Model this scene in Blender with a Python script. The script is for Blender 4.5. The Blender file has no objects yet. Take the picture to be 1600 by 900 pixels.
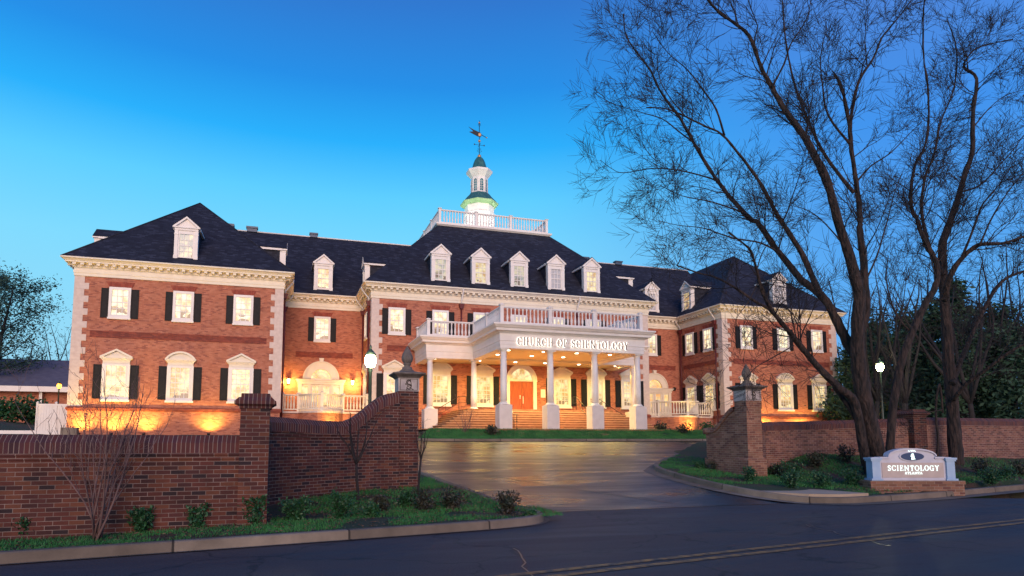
import bpy, bmesh, math, random
from mathutils import Vector, Matrix
random.seed(7)
R = math.radians
sc = bpy.context.scene
COL = sc.collection
# ------------------------------------------------------------------ camera
cam = bpy.data.cameras.new('camera'); co = bpy.data.objects.new('camera', cam); COL.objects.link(co)
YAW, PITCH, F = R(16.964), R(5.437), 991.92
co.location = (0, 0, 1.5)
co.rotation_euler = (R(90)+PITCH, 0, -YAW)
cam.sensor_width = 36; cam.lens = F*36/1600
cam.shift_x = (800-750.7)/1600; cam.shift_y = (592.75-450)/1600
cam.clip_start = .1; cam.clip_end = 3000
sc.camera = co
FW = Vector((math.sin(YAW)*math.cos(PITCH), math.cos(YAW)*math.cos(PITCH), math.sin(PITCH)))
RT = Vector((math.cos(YAW), -math.sin(YAW), 0)); UP = RT.cross(FW)
def at(px, py, D):
    """point of the photograph's pixel at distance D (metres along the view axis)"""
    return Vector((0, 0, 1.5)) + (FW + RT*((px-750.7)/F) + UP*((592.75-py)/F))*D
# ------------------------------------------------------------------ render settings
sc.render.engine = 'CYCLES'
sc.view_settings.view_transform = 'Standard'; sc.view_settings.look = 'None'
sc.view_settings.exposure = 0; sc.view_settings.gamma = 1
sc.cycles.use_denoising = True
sc.cycles.max_bounces = 6; sc.cycles.diffuse_bounces = 3; sc.cycles.glossy_bounces = 3
sc.cycles.sample_clamp_indirect = 4; sc.cycles.caustics_reflective = False; sc.cycles.caustics_refractive = False
# ------------------------------------------------------------------ sky: dusk
SUN_EL, SUN_AZ = R(14), R(190)      # afterglow behind and left of the camera
w = bpy.data.worlds.new('World'); sc.world = w; w.use_nodes = True
nt = w.node_tree; nt.nodes.clear()
out = nt.nodes.new('ShaderNodeOutputWorld'); bg = nt.nodes.new('ShaderNodeBackground'); bg.inputs[1].default_value = 0.1
sky = nt.nodes.new('ShaderNodeTexSky'); sky.sky_type = 'NISHITA'; sky.sun_disc = False
sky.sun_elevation = R(3); sky.sun_rotation = SUN_AZ; sky.altitude = 300
tc = nt.nodes.new('ShaderNodeTexCoord'); sep = nt.nodes.new('ShaderNodeSeparateXYZ')
nt.links.new(tc.outputs['Generated'], sep.inputs[0])
def ramp(tree, stops, interp='LINEAR'):
    r = tree.nodes.new('ShaderNodeValToRGB'); r.color_ramp.interpolation = interp
    e = r.color_ramp.elements
    while len(e) < len(stops): e.new(.5)
    for k, (p, c) in enumerate(stops): e[k].position = p; e[k].color = (*c, 1)
    return r
rA = ramp(nt, [(0, (.42, .74, .95)), (.14, (.32, .76, 1.02)), (.27, (.23, .76, 1.08)), (.36, (.12, .67, 1.10)), (.43, (.022, .47, 1.06)), (.50, (.018, .30, .88)), (.60, (.032, .19, .66)), (1, (.02, .09, .36))])
rB = ramp(nt, [(0, (.20, .50, .95)), (.2, (.11, .44, .98)), (.4, (.055, .31, .92)), (.55, (.09, .25, .76)), (1, (.03, .09, .36))])
nt.links.new(sep.outputs[2], rA.inputs[0]); nt.links.new(sep.outputs[2], rB.inputs[0])
mr = nt.nodes.new('ShaderNodeMapRange'); mr.inputs[1].default_value = .30; mr.inputs[2].default_value = .75
mr.interpolation_type = 'SMOOTHSTEP'
nt.links.new(sep.outputs[0], mr.inputs[0])
mx = nt.nodes.new('ShaderNodeMix'); mx.data_type = 'RGBA'
nt.links.new(mr.outputs[0], mx.inputs[0]); nt.links.new(rA.outputs[0], mx.inputs[6]); nt.links.new(rB.outputs[0], mx.inputs[7])
ml = nt.nodes.new('ShaderNodeMix'); ml.data_type = 'RGBA'; ml.blend_type = 'MULTIPLY'; ml.inputs[0].default_value = 1
ml.inputs[7].default_value = (9.2, 9.2, 9.2, 1); nt.links.new(mx.outputs[2], ml.inputs[6])
ad = nt.nodes.new('ShaderNodeMix'); ad.data_type = 'RGBA'; ad.blend_type = 'ADD'; ad.inputs[0].default_value = .05
nt.links.new(ml.outputs[2], ad.inputs[6]); nt.links.new(sky.outputs[0], ad.inputs[7])
nt.links.new(ad.outputs[2], bg.inputs[0]); nt.links.new(bg.outputs[0], out.inputs[0])
# ------------------------------------------------------------------ afterglow sun, wide and warm
sl = bpy.data.lights.new('afterglow_sun', 'SUN'); sl.energy = 2.9; sl.angle = R(40); sl.color = (1, .66, .47)
so = bpy.data.objects.new('afterglow_sun', sl); COL.objects.link(so)
so.location = (0, -20, 40)
sd = Vector((math.sin(SUN_AZ)*math.cos(SUN_EL), math.cos(SUN_AZ)*math.cos(SUN_EL), math.sin(SUN_EL)))
so.rotation_euler = sd.to_track_quat('Z', 'Y').to_euler()

# ================================================================== helpers
W = {}   # world position of every un-rotated parent
def setp(o, label=None, cat=None, group=None, kind=None):
    if label: o['label'] = label
    if cat: o['category'] = cat
    if group: o['group'] = group
    if kind: o['kind'] = kind
    return o
def thing(name, label, cat, loc=(0, 0, 0), rz=0, group=None):
    o = bpy.data.objects.new(name, None); COL.objects.link(o); o.empty_display_size = .3
    o.location = loc; o.rotation_euler = (0, 0, rz); W[o.name] = Vector(loc)
    return setp(o, label, cat, group)
class M:
    def __init__(s): s.v = []; s.f = []; s.uv = {}; s.sm = set(); s.mi = {}
    def poly(s, pts, uv=None, smooth=False, mi=0):
        b = len(s.v); s.v += [tuple(p) for p in pts]; s.f.append(tuple(range(b, b+len(pts)))); k = len(s.f)-1
        if uv: s.uv[k] = uv
        if smooth: s.sm.add(k)
        if mi: s.mi[k] = mi
    def box(s, x0, x1, y0, y1, z0, z1, mi=0):
        b = len(s.v)
        s.v += [(x, y, z) for z in (z0, z1) for (x, y) in ((x0, y0), (x1, y0), (x1, y1), (x0, y1))]
        for f in ((0, 1, 5, 4), (1, 2, 6, 5), (2, 3, 7, 6), (3, 0, 4, 7), (4, 5, 6, 7), (3, 2, 1, 0)):
            s.f.append(tuple(b+i for i in f))
            if mi: s.mi[len(s.f)-1] = mi
    def frustum(s, cx, cy, a0, b0, z0, a1, b1, z1):
        b = len(s.v)
        for (a, c, z) in ((a0, b0, z0), (a1, b1, z1)):
            s.v += [(cx-a, cy-c, z), (cx+a, cy-c, z), (cx+a, cy+c, z), (cx-a, cy+c, z)]
        for f in ((0, 1, 5, 4), (1, 2, 6, 5), (2, 3, 7, 6), (3, 0, 4, 7), (4, 5, 6, 7), (3, 2, 1, 0)): s.f.append(tuple(b+i for i in f))
    def extrude(s, pts, ax, a, c):
        """closed 2-D outline pts extruded along axis ax from a to c; (u,v) are the two other axes"""
        def P(u, v, t): return {'x': (t, u, v), 'y': (u, t, v), 'z': (u, v, t)}[ax]
        n = len(pts); b = len(s.v)
        s.v += [P(u, v, a) for u, v in pts] + [P(u, v, c) for u, v in pts]
        s.f.append(tuple(range(b, b+n))); s.f.append(tuple(range(b+2*n-1, b+n-1, -1)))
        for i in range(n):
            j = (i+1) % n; s.f.append((b+i, b+n+i, b+n+j, b+j))
    def lathe(s, prof, c=(0, 0), n=16, rot=0, smooth=True, sq=False):
        b = len(s.v); k = len(prof)
        for (r, z) in prof:
            for i in range(n):
                a = rot+2*math.pi*i/n; s.v.append((c[0]+r*math.cos(a), c[1]+r*math.sin(a), z))
        for j in range(k-1):
            for i in range(n):
                i2 = (i+1) % n; s.f.append((b+j*n+i, b+j*n+i2, b+(j+1)*n+i2, b+(j+1)*n+i))
                if smooth: s.sm.add(len(s.f)-1)
        s.f.append(tuple(b+(k-1)*n+i for i in range(n))); s.f.append(tuple(b+i for i in reversed(range(n))))
    def tube(s, pts, rad, n=6, caps=True):
        b = len(s.v); k = len(pts); pts = [Vector(p) for p in pts]
        ref = Vector((.31, .17, .93)).normalized(); u = None
        for i in range(k):
            t = pts[min(i+1, k-1)]-pts[max(i-1, 0)]
            if t.length < 1e-9: t = Vector((0, 0, 1))
            t.normalize()
            if u is None:
                u = t.cross(ref)
                if u.length < .1: u = t.cross(Vector((1, 0, 0)))
            u = (u-t*u.dot(t)); u.normalize(); v2 = t.cross(u)
            r = rad[i] if isinstance(rad, (list, tuple)) else rad
            for j in range(n):
                a = 2*math.pi*j/n; q = pts[i]+(u*math.cos(a)+v2*math.sin(a))*r; s.v.append((q.x, q.y, q.z))
        for i in range(k-1):
            for j in range(n):
                j2 = (j+1) % n; s.f.append((b+i*n+j, b+i*n+j2, b+(i+1)*n+j2, b+(i+1)*n+j)); s.sm.add(len(s.f)-1)
        if caps:
            s.f.append(tuple(b+(k-1)*n+i for i in range(n))); s.f.append(tuple(b+i for i in reversed(range(n))))
    def mesh(s, name, mat, shift=None):
        me = bpy.data.meshes.new(name)
        vs = s.v if shift is None else [(x-shift[0], y-shift[1], z-shift[2]) for x, y, z in s.v]
        me.from_pydata(vs, [], s.f)
        mats = mat if isinstance(mat, (list, tuple)) else [mat]
        for m_ in mats: me.materials.append(m_)
        if s.mi:
            for k, i in s.mi.items(): me.polygons[k].material_index = i
        if s.sm:
            if len(s.sm) == len(s.f): me.polygons.foreach_set('use_smooth', [True]*len(s.f))
            else:
                for k in s.sm: me.polygons[k].use_smooth = True
        if len(s.f) < 60000:
            uvl = me.uv_layers.new(name='UVMap').data
            for p in me.polygons:
                if p.index in s.uv:
                    for li, c in zip(p.loop_indices, s.uv[p.index]): uvl[li].uv = c
                else:
                    n = p.normal; ax = abs(n.x), abs(n.y), abs(n.z)
                    for li in p.loop_indices:
                        c = s.v[me.loops[li].vertex_index]
                        if ax[2] >= max(ax[0], ax[1]) and ax[2] > .8: uvl[li].uv = (c[0], c[1])
                        elif ax[0] > ax[1]: uvl[li].uv = (c[1], c[2])
                        else: uvl[li].uv = (c[0], c[2])
        me.update()
        return me
    def build(s, name, mat, parent=None, local=False):
        """world-coordinate mesh; a parent's place is subtracted"""
        sh = None
        if parent is not None and not local: sh = W[parent.name]
        o = bpy.data.objects.new(name, s.mesh(name, mat, sh)); COL.objects.link(o)
        if parent is not None: o.parent = parent; W[o.name] = W[parent.name] if not local else Vector((0, 0, 0))
        else: W[o.name] = Vector((0, 0, 0))
        return o
def inst(me, name, parent, loc=(0, 0, 0), rz=0, rel=False):
    o = bpy.data.objects.new(name, me); COL.objects.link(o); o.parent = parent
    o.location = Vector(loc) if rel else Vector(loc)-W[parent.name]
    o.rotation_euler = (0, 0, rz)
    return o
def place(tpl, parent, loc, rz=0, skip=()):
    """tpl: [(name, mesh), children...]; first is the part, the rest its sub-parts"""
    a = inst(tpl[0][1], tpl[0][0], parent, loc, rz)
    for nm, me in tpl[1:]:
        if nm in skip: continue
        c = bpy.data.objects.new(nm, me); COL.objects.link(c); c.parent = a
    return a
def sweep(m, path, prof, closed=False, side=1, uvs=False):
    """prof [(offset to the right of travel, z)] swept along 2-D path with mitres"""
    n = len(path); P = [Vector(p[:2]) for p in path]
    dz = [p[2] if len(p) > 2 else 0 for p in path]
    offs = []
    for i in range(n):
        d1 = (P[i]-P[i-1]) if (i > 0 or closed) else None
        d2 = (P[(i+1) % n]-P[i]) if (i < n-1 or closed) else None
        if d1 is None: d1 = d2
        if d2 is None: d2 = d1
        d1 = d1.normalized(); d2 = d2.normalized()
        n1 = Vector((d1.y, -d1.x)); n2 = Vector((d2.y, -d2.x)); b_ = (n1+n2)
        if b_.length < 1e-6: b_ = n1
        b_.normalize(); k = 1/max(.3, b_.dot(n1)); offs.append(b_*k)
    L = [0]
    for i in range(1, n): L.append(L[-1]+(P[i]-P[i-1]).length)
    rings = [[(P[i].x+offs[i].x*o_, P[i].y+offs[i].y*o_, z+dz[i]) for (o_, z) in prof] for i in range(n)]
    cum = [0]
    for j in range(1, len(prof)): cum.append(cum[-1]+math.hypot(prof[j][0]-prof[j-1][0], prof[j][1]-prof[j-1][1]))
    for i in range(n if closed else n-1):
        a, b = rings[i], rings[(i+1) % n]
        for j in range(len(prof)-1):
            uv = None
            if uvs: uv = [(L[i], a[j][2]), (L[(i+1) % n], b[j][2]), (L[(i+1) % n], b[j+1][2]), (L[i], a[j+1][2])]
            m.poly([a[j], b[j], b[j+1], a[j+1]], uv)
    return rings

# ================================================================== materials
def mat(name, col=(.5, .5, .5), rough=.6, metal=0, spec=.5):
    m = bpy.data.materials.new(name); m.use_nodes = True
    p = m.node_tree.nodes['Principled BSDF']
    p.inputs['Base Color'].default_value = (*col, 1); p.inputs['Roughness'].default_value = rough; p.inputs['Metallic'].default_value = metal
    p.inputs['Specular IOR Level'].default_value = spec
    return m, m.node_tree, p
def noisy(name, c1, c2, scale=3, rough=.7, bump=0, bscale=40, metal=0, spec=.5, detail=6, lo=.35, hi=.65, coord='Object', stretch=None, dist=.02):
    m, t, p = mat(name, c1, rough, metal, spec)
    tc = t.nodes.new('ShaderNodeTexCoord'); n = t.nodes.new('ShaderNodeTexNoise'); n.inputs['Scale'].default_value = scale; n.inputs['Detail'].default_value = detail
    src = tc.outputs[coord]
    if stretch:
        mp = t.nodes.new('ShaderNodeMapping'); mp.inputs['Scale'].default_value = stretch; t.links.new(src, mp.inputs[0]); src = mp.outputs[0]
    t.links.new(src, n.inputs[0])
    r = ramp(t, [(lo, c1), (hi, c2)]); t.links.new(n.outputs[0], r.inputs[0]); t.links.new(r.outputs[0], p.inputs['Base Color'])
    if bump:
        n2 = t.nodes.new('ShaderNodeTexNoise'); n2.inputs['Scale'].default_value = bscale; n2.inputs['Detail'].default_value = 4; t.links.new(src, n2.inputs[0])
        b = t.nodes.new('ShaderNodeBump'); b.inputs['Strength'].default_value = bump; b.inputs['Distance'].default_value = dist
        t.links.new(n2.outputs[0], b.inputs['Height']); t.links.new(b.outputs[0], p.inputs['Normal'])
    return m
def brick(name, cols, mortar, bw=.213, rh=.0677, ms=.010, offset=.5, swap=False, rough=.85, stain=.3, bump=.6, shift=(0, 0)):
    m, t, p = mat(name, cols[0], rough, 0, .3)
    uv = t.nodes.new('ShaderNodeUVMap'); uv.uv_map = 'UVMap'
    mp = t.nodes.new('ShaderNodeMapping'); mp.inputs['Location'].default_value = (shift[0], shift[1], 0); t.links.new(uv.outputs[0], mp.inputs[0])
    # slightly wavy joints
    br = t.nodes.new('ShaderNodeTexBrick'); br.offset = offset
    br.inputs['Scale'].default_value = 1; br.inputs['Brick Width'].default_value = bw; br.inputs['Row Height'].default_value = rh
    br.inputs['Mortar Size'].default_value = ms/2; br.inputs['Mortar Smooth'].default_value = .15; br.inputs['Bias'].default_value = 0
    br.inputs['Color1'].default_value = (0, 0, 0, 1); br.inputs['Color2'].default_value = (1, 1, 1, 1); br.inputs['Mortar'].default_value = (.5, .5, .5, 1)
    t.links.new(mp.outputs[0], br.inputs[0])
    k = len(cols); r = ramp(t, [((i+.0)/k, c) for i, c in enumerate(cols)], 'CONSTANT')
    t.links.new(br.outputs['Color'], r.inputs[0])
    no = t.nodes.new('ShaderNodeTexNoise'); no.inputs['Scale'].default_value = 1.1; no.inputs['Detail'].default_value = 8; no.inputs['Roughness'].default_value = .7
    t.links.new(mp.outputs[0], no.inputs[0])
    rs = ramp(t, [(.3, (1-stain,)*3), (.7, (1+stain*.0+.12,)*3)]); t.links.new(no.outputs[0], rs.inputs[0])
    mu = t.nodes.new('ShaderNodeMix'); mu.data_type = 'RGBA'; mu.blend_type = 'MULTIPLY'; mu.inputs[0].default_value = 1
    t.links.new(r.outputs[0], mu.inputs[6]); t.links.new(rs.outputs[0], mu.inputs[7])
    n2 = t.nodes.new('ShaderNodeTexNoise'); n2.inputs['Scale'].default_value = 3; t.links.new(mp.outputs[0], n2.inputs[0])
    rm = ramp(t, [(.35, tuple(c*.55 for c in mortar)), (.65, mortar)]); t.links.new(n2.outputs[0], rm.inputs[0])
    mi = t.nodes.new('ShaderNodeMix'); mi.data_type = 'RGBA'; t.links.new(br.outputs['Fac'], mi.inputs[0])
    t.links.new(mu.outputs[2], mi.inputs[6]); t.links.new(rm.outputs[0], mi.inputs[7]); t.links.new(mi.outputs[2], p.inputs['Base Color'])
    inv = t.nodes.new('ShaderNodeMath'); inv.operation = 'SUBTRACT'; inv.inputs[0].default_value = 1; t.links.new(br.outputs['Fac'], inv.inputs[1])
    nb = t.nodes.new('ShaderNodeTexNoise'); nb.inputs['Scale'].default_value = 60; t.links.new(mp.outputs[0], nb.inputs[0])
    am = t.nodes.new('ShaderNodeMath'); am.operation = 'MULTIPLY_ADD'; am.inputs[1].default_value = .5; t.links.new(nb.outputs[0], am.inputs[0]); t.links.new(inv.outputs[0], am.inputs[2])
    b = t.nodes.new('ShaderNodeBump'); b.inputs['Strength'].default_value = bump; b.inputs['Distance'].default_value = .008
    t.links.new(am.outputs[0], b.inputs['Height']); t.links.new(b.outputs[0], p.inputs['Normal'])
    return m
def emis(name, col, s, rough=.3):
    m, t, p = mat(name, tuple(min(1, c*.8) for c in col), rough)
    p.inputs['Emission Color'].default_value = (*col, 1); p.inputs['Emission Strength'].default_value = s
    return m
def pane_mat(name, c_lo, c_hi, s, dark=.0):
    """lit room seen through a window: ceiling brighter, furniture shapes low down"""
    m, t, p = mat(name, (.12, .12, .12), .08)
    p.inputs['Specular IOR Level'].default_value = .5
    uv = t.nodes.new('ShaderNodeTexCoord'); oi = t.nodes.new('ShaderNodeObjectInfo')
    mp = t.nodes.new('ShaderNodeMapping'); t.links.new(uv.outputs['Object'], mp.inputs[0])
    cb = t.nodes.new('ShaderNodeCombineXYZ')
    ml_ = t.nodes.new('ShaderNodeMath'); ml_.operation = 'MULTIPLY'; ml_.inputs[1].default_value = 37; t.links.new(oi.outputs['Random'], ml_.inputs[0])
    t.links.new(ml_.outputs[0], cb.inputs[0]); t.links.new(ml_.outputs[0], cb.inputs[1]); t.links.new(cb.outputs[0], mp.inputs['Location'])
    vo = t.nodes.new('ShaderNodeTexVoronoi'); vo.distance = 'CHEBYCHEV'; vo.inputs['Scale'].default_value = 2.6; t.links.new(mp.outputs[0], vo.inputs[0])
    no = t.nodes.new('ShaderNodeTexNoise'); no.inputs['Scale'].default_value = 2.2; no.inputs['Detail'].default_value = 3; t.links.new(mp.outputs[0], no.inputs[0])
    sp = t.nodes.new('ShaderNodeSeparateXYZ'); t.links.new(uv.outputs['Object'], sp.inputs[0])
    # low-lying furniture: voronoi cells only below z ~0.7
    lt = t.nodes.new('ShaderNodeMapRange'); lt.inputs[1].default_value = .95; lt.inputs[2].default_value = .5; lt.inputs[3].default_value = 0; lt.inputs[4].default_value = 1
    t.links.new(sp.outputs[2], lt.inputs[0])
    sv = t.nodes.new('ShaderNodeSeparateColor'); t.links.new(vo.outputs['Color'], sv.inputs[0])
    gt = t.nodes.new('ShaderNodeMath'); gt.operation = 'GREATER_THAN'; gt.inputs[1].default_value = .62; t.links.new(sv.outputs[0], gt.inputs[0])
    fm = t.nodes.new('ShaderNodeMath'); fm.operation = 'MULTIPLY'; t.links.new(gt.outputs[0], fm.inputs[0]); t.links.new(lt.outputs[0], fm.inputs[1])
    r = ramp(t, [(.36, c_lo), (.56, c_hi)]); t.links.new(no.outputs[0], r.inputs[0])
    mi = t.nodes.new('ShaderNodeMix'); mi.data_type = 'RGBA'; t.links.new(fm.outputs[0], mi.inputs[0]); t.links.new(r.outputs[0], mi.inputs[6])
    mi.inputs[7].default_value = (.22, .12, .05, 1)
    t.links.new(mi.outputs[2], p.inputs['Emission Color'])
    rr = t.nodes.new('ShaderNodeMapRange'); rr.inputs[3].default_value = s*.8; rr.inputs[4].default_value = s*1.2; t.links.new(oi.outputs['Random'], rr.inputs[0])
    t.links.new(rr.outputs[0], p.inputs['Emission Strength'])
    return m
BR_COLS = [(.42, .138, .082), (.47, .162, .098), (.38, .118, .072), (.50, .185, .115), (.44, .148, .088), (.29, .088, .062), (.47, .165, .10)]
MAT = {
 'brick': brick('red_brick', BR_COLS, (.46, .25, .17), stain=.16, bump=.3),
 'brick_band': brick('band_brick', [(.26, .055, .035), (.31, .07, .045), (.20, .045, .035)], (.25, .12, .09), stain=.2),
 'brick_arch': brick('arch_brick', [(.34, .065, .04), (.38, .08, .05), (.30, .055, .035)], (.32, .16, .12), bw=.0677, rh=.213, offset=0),
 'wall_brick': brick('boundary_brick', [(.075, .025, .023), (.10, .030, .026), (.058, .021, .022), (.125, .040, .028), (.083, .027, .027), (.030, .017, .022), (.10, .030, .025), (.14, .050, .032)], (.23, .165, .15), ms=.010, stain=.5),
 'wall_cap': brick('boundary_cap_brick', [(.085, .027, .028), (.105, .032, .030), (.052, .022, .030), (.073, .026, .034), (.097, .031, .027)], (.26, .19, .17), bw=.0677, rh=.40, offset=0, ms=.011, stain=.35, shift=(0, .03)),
 'pier_brick': brick('pier_brick', [(.20, .10, .068), (.24, .115, .08), (.17, .08, .062), (.14, .06, .05), (.27, .14, .10), (.21, .09, .065)], (.36, .26, .21), ms=.011, stain=.25),
 'stone': noisy('pale_cast_stone', (.60, .47, .42), (.68, .55, .49), 5, .85, .15, 60),
 'white': noisy('white_paint', (.74, .67, .64), (.80, .74, .71), 2, .5, .04, 90),
 'cream': noisy('cream_paint', (.72, .62, .50), (.78, .69, .57), 2, .55, .04, 90),
 'black': noisy('shutter_paint', (.010, .009, .011), (.016, .014, .017), 8, .6, spec=.2),
 'red_pipe': noisy('dark_red_pipe', (.10, .012, .016), (.13, .018, .02), 4, .45),
 'pane': pane_mat('lit_window_pane', (.62, .33, .09), (1, .84, .44), 1.0),
 'pane_up': pane_mat('lit_upper_pane', (.72, .46, .18), (1, .92, .62), 1.12),
 'pane_dim': pane_mat('curtained_pane', (.40, .40, .40), (.95, .80, .52), .75),
 'pane_blind': noisy('closed_blind_pane', (.44, .43, .46), (.50, .49, .52), 6, .4),
 'pane_door': pane_mat('amber_door_glass', (1, .40, .05), (1, .72, .30), 1.0),
 'wood': noisy('stained_door_wood', (.30, .055, .014), (.42, .10, .022), 3, .4, .1, 30, stretch=(8, 1, .6)),
 'metal_dark': noisy('dark_iron', (.02, .02, .022), (.035, .03, .03), 6, .45, metal=.6),
 'lamp_green': noisy('green_black_post_paint', (.012, .025, .02), (.02, .035, .028), 6, .4),
 'copper': noisy('patina_copper', (.018, .085, .10), (.035, .14, .145), 3, .55),
 'gold': noisy('gilded_copper', (.55, .26, .12), (.70, .38, .16), 6, .35, metal=.5),
 'concrete': noisy('kerb_concrete', (.16, .125, .10), (.30, .24, .19), 1.6, .9, .3, 50),
 'paving': noisy('walk_concrete', (.33, .25, .19), (.42, .32, .24), 1.2, .9, .2, 60),
 'step': brick('step_brick', [(.33, .14, .06), (.38, .17, .08), (.29, .12, .055)], (.3, .2, .14)),
 'finial': noisy('weathered_cast_stone', (.085, .07, .065), (.15, .125, .115), 7, .8, .35, 30),
 'plaque': noisy('pier_plaque_stone', (.30, .26, .27), (.42, .37, .37), 5, .8, .2, 50),
 'carve': noisy('carved_dark_stone', (.05, .04, .04), (.09, .07, .07), 9, .8),
 'sign_frame': noisy('lilac_grey_sign_paint', (.42, .42, .52), (.50, .50, .60), 4, .5),
 'sign_side': noisy('pale_blue_sign_paint', (.26, .38, .58), (.32, .44, .62), 4, .5),
 'sign_panel': noisy('beige_sign_panel', (.40, .33, .32), (.46, .38, .37), 4, .6),
 'sign_navy': noisy('navy_oval', (.008, .03, .11), (.012, .04, .13), 4, .4),
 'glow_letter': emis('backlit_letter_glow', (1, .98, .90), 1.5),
 'face_letter': noisy('bronze_letter_face', (.20, .14, .12), (.24, .17, .15), 9, .5),
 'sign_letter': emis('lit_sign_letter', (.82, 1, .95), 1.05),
 'lamp': emis('street_lamp_glass', (1, .80, .45), 80),
 'sconce': emis('wall_lantern_glass', (1, .50, .12), 40),
 'lamp_small': emis('distant_lamp_glass', (1, .30, .03), 9),
 'lamp_cool': emis('path_lamp_glass', (1, .95, .50), 45),
 'disc': emis('recessed_downlight', (1, .90, .66), 14),
 'upl': emis('uplight_lens', (1, .72, .22), 45),
 'roof_metal': noisy('roof_vent_metal', (.05, .07, .12), (.08, .10, .15), 4, .5, metal=.3),
}
def roof_mat():
    m, t, p = mat('slate_shingles', (.02, .022, .035), .75, 0, .3)
    uv = t.nodes.new('ShaderNodeUVMap'); uv.uv_map = 'UVMap'
    br = t.nodes.new('ShaderNodeTexBrick'); br.inputs['Scale'].default_value = 1; br.inputs['Brick Width'].default_value = .33; br.inputs['Row Height'].default_value = .14
    br.inputs['Mortar Size'].default_value = .008; br.inputs['Color1'].default_value = (0, 0, 0, 1); br.inputs['Color2'].default_value = (1, 1, 1, 1); br.inputs['Mortar'].default_value = (0, 0, 0, 1)
    t.links.new(uv.outputs[0], br.inputs[0])
    r = ramp(t, [(0, (.013, .013, .024)), (.35, (.016, .017, .030)), (.75, (.021, .023, .040)), (.95, (.036, .040, .066))]); t.links.new(br.outputs[0], r.inputs[0])
    n = t.nodes.new('ShaderNodeTexNoise'); n.inputs['Scale'].default_value = .8; n.inputs['Detail'].default_value = 5; t.links.new(uv.outputs[0], n.inputs[0])
    rs = ramp(t, [(.3, (.75,)*3), (.7, (1.1,)*3)]); t.links.new(n.outputs[0], rs.inputs[0])
    mu = t.nodes.new('ShaderNodeMix'); mu.data_type = 'RGBA'; mu.blend_type = 'MULTIPLY'; mu.inputs[0].default_value = 1
    t.links.new(r.outputs[0], mu.inputs[6]); t.links.new(rs.outputs[0], mu.inputs[7]); t.links.new(mu.outputs[2], p.inputs['Base Color'])
    b = t.nodes.new('ShaderNodeBump'); b.inputs['Strength'].default_value = .5; b.inputs['Distance'].default_value = .02
    t.links.new(br.outputs[0], b.inputs['Height']); t.links.new(b.outputs[0], p.inputs['Normal'])
    return m
MAT['roof'] = roof_mat()
def asphalt(name, c1, c2, r1, r2, scale=.35, stretch=(1, 1, 1), bump=.25, seams=False):
    m, t, p = mat(name, c1, .4, 0, .5)
    tc = t.nodes.new('ShaderNodeTexCoord'); mp = t.nodes.new('ShaderNodeMapping'); mp.inputs['Scale'].default_value = stretch; t.links.new(tc.outputs['Object'], mp.inputs[0])
    n = t.nodes.new('ShaderNodeTexNoise'); n.inputs['Scale'].default_value = scale; n.inputs['Detail'].default_value = 9; n.inputs['Roughness'].default_value = .62; n.inputs['Distortion'].default_value = .6; t.links.new(mp.outputs[0], n.inputs[0])
    r = ramp(t, [(.35, c1), (.65, c2)]); t.links.new(n.outputs[0], r.inputs[0]); t.links.new(r.outputs[0], p.inputs['Base Color'])
    rr = t.nodes.new('ShaderNodeMapRange'); rr.inputs[1].default_value = .35; rr.inputs[2].default_value = .65; rr.inputs[3].default_value = r1; rr.inputs[4].default_value = r2
    t.links.new(n.outputs[0], rr.inputs[0]); t.links.new(rr.outputs[0], p.inputs['Roughness'])
    n2 = t.nodes.new('ShaderNodeTexNoise'); n2.inputs['Scale'].default_value = 45; n2.inputs['Detail'].default_value = 6; n2.inputs['Roughness'].default_value = .75; t.links.new(tc.outputs['Object'], n2.inputs[0])
    sp = ramp(t, [(.38, (.45, .45, .45)), (.55, (1, 1, 1)), (.68, (2.1, 2.0, 2.0))]); t.links.new(n2.outputs[0], sp.inputs[0])
    vo = t.nodes.new('ShaderNodeTexVoronoi'); vo.feature = 'DISTANCE_TO_EDGE'; vo.inputs['Scale'].default_value = .33
    wn = t.nodes.new('ShaderNodeTexNoise'); wn.inputs['Scale'].default_value = 1.6; wn.inputs['Detail'].default_value = 6; t.links.new(tc.outputs['Object'], wn.inputs[0])
    wm = t.nodes.new('ShaderNodeMix'); wm.data_type = 'RGBA'; wm.blend_type = 'ADD'; wm.inputs[0].default_value = .9; t.links.new(tc.outputs['Object'], wm.inputs[6]); t.links.new(wn.outputs['Color'], wm.inputs[7]); t.links.new(wm.outputs[2], vo.inputs[0])
    cr_ = ramp(t, [(0, (.25, .25, .25)), (.006, (.5, .5, .5)), (.011, (1, 1, 1))]); t.links.new(vo.outputs['Distance'], cr_.inputs[0])
    m1_ = t.nodes.new('ShaderNodeMix'); m1_.data_type = 'RGBA'; m1_.blend_type = 'MULTIPLY'; m1_.inputs[0].default_value = 1; t.links.new(r.outputs[0], m1_.inputs[6]); t.links.new(sp.outputs[0], m1_.inputs[7])
    m2_ = t.nodes.new('ShaderNodeMix'); m2_.data_type = 'RGBA'; m2_.blend_type = 'MULTIPLY'; m2_.inputs[0].default_value = 1; t.links.new(m1_.outputs[2], m2_.inputs[6]); t.links.new(cr_.outputs[0], m2_.inputs[7]); t.links.new(m2_.outputs[2], p.inputs['Base Color'])
    b = t.nodes.new('ShaderNodeBump'); b.inputs['Strength'].default_value = bump; b.inputs['Distance'].default_value = .006
    t.links.new(n2.outputs[0], b.inputs['Height']); t.links.new(b.outputs[0], p.inputs['Normal'])
    return m
MAT['drive'] = asphalt('sealed_wet_asphalt', (.010, .008, .011), (.042, .029, .030), .20, .50, .5, (.45, 1.8, 1), .4)
MAT['street'] = asphalt('street_asphalt', (.030, .021, .026), (.066, .045, .046), .55, .8, .6, (.3, 2.2, 1), .5)
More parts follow.
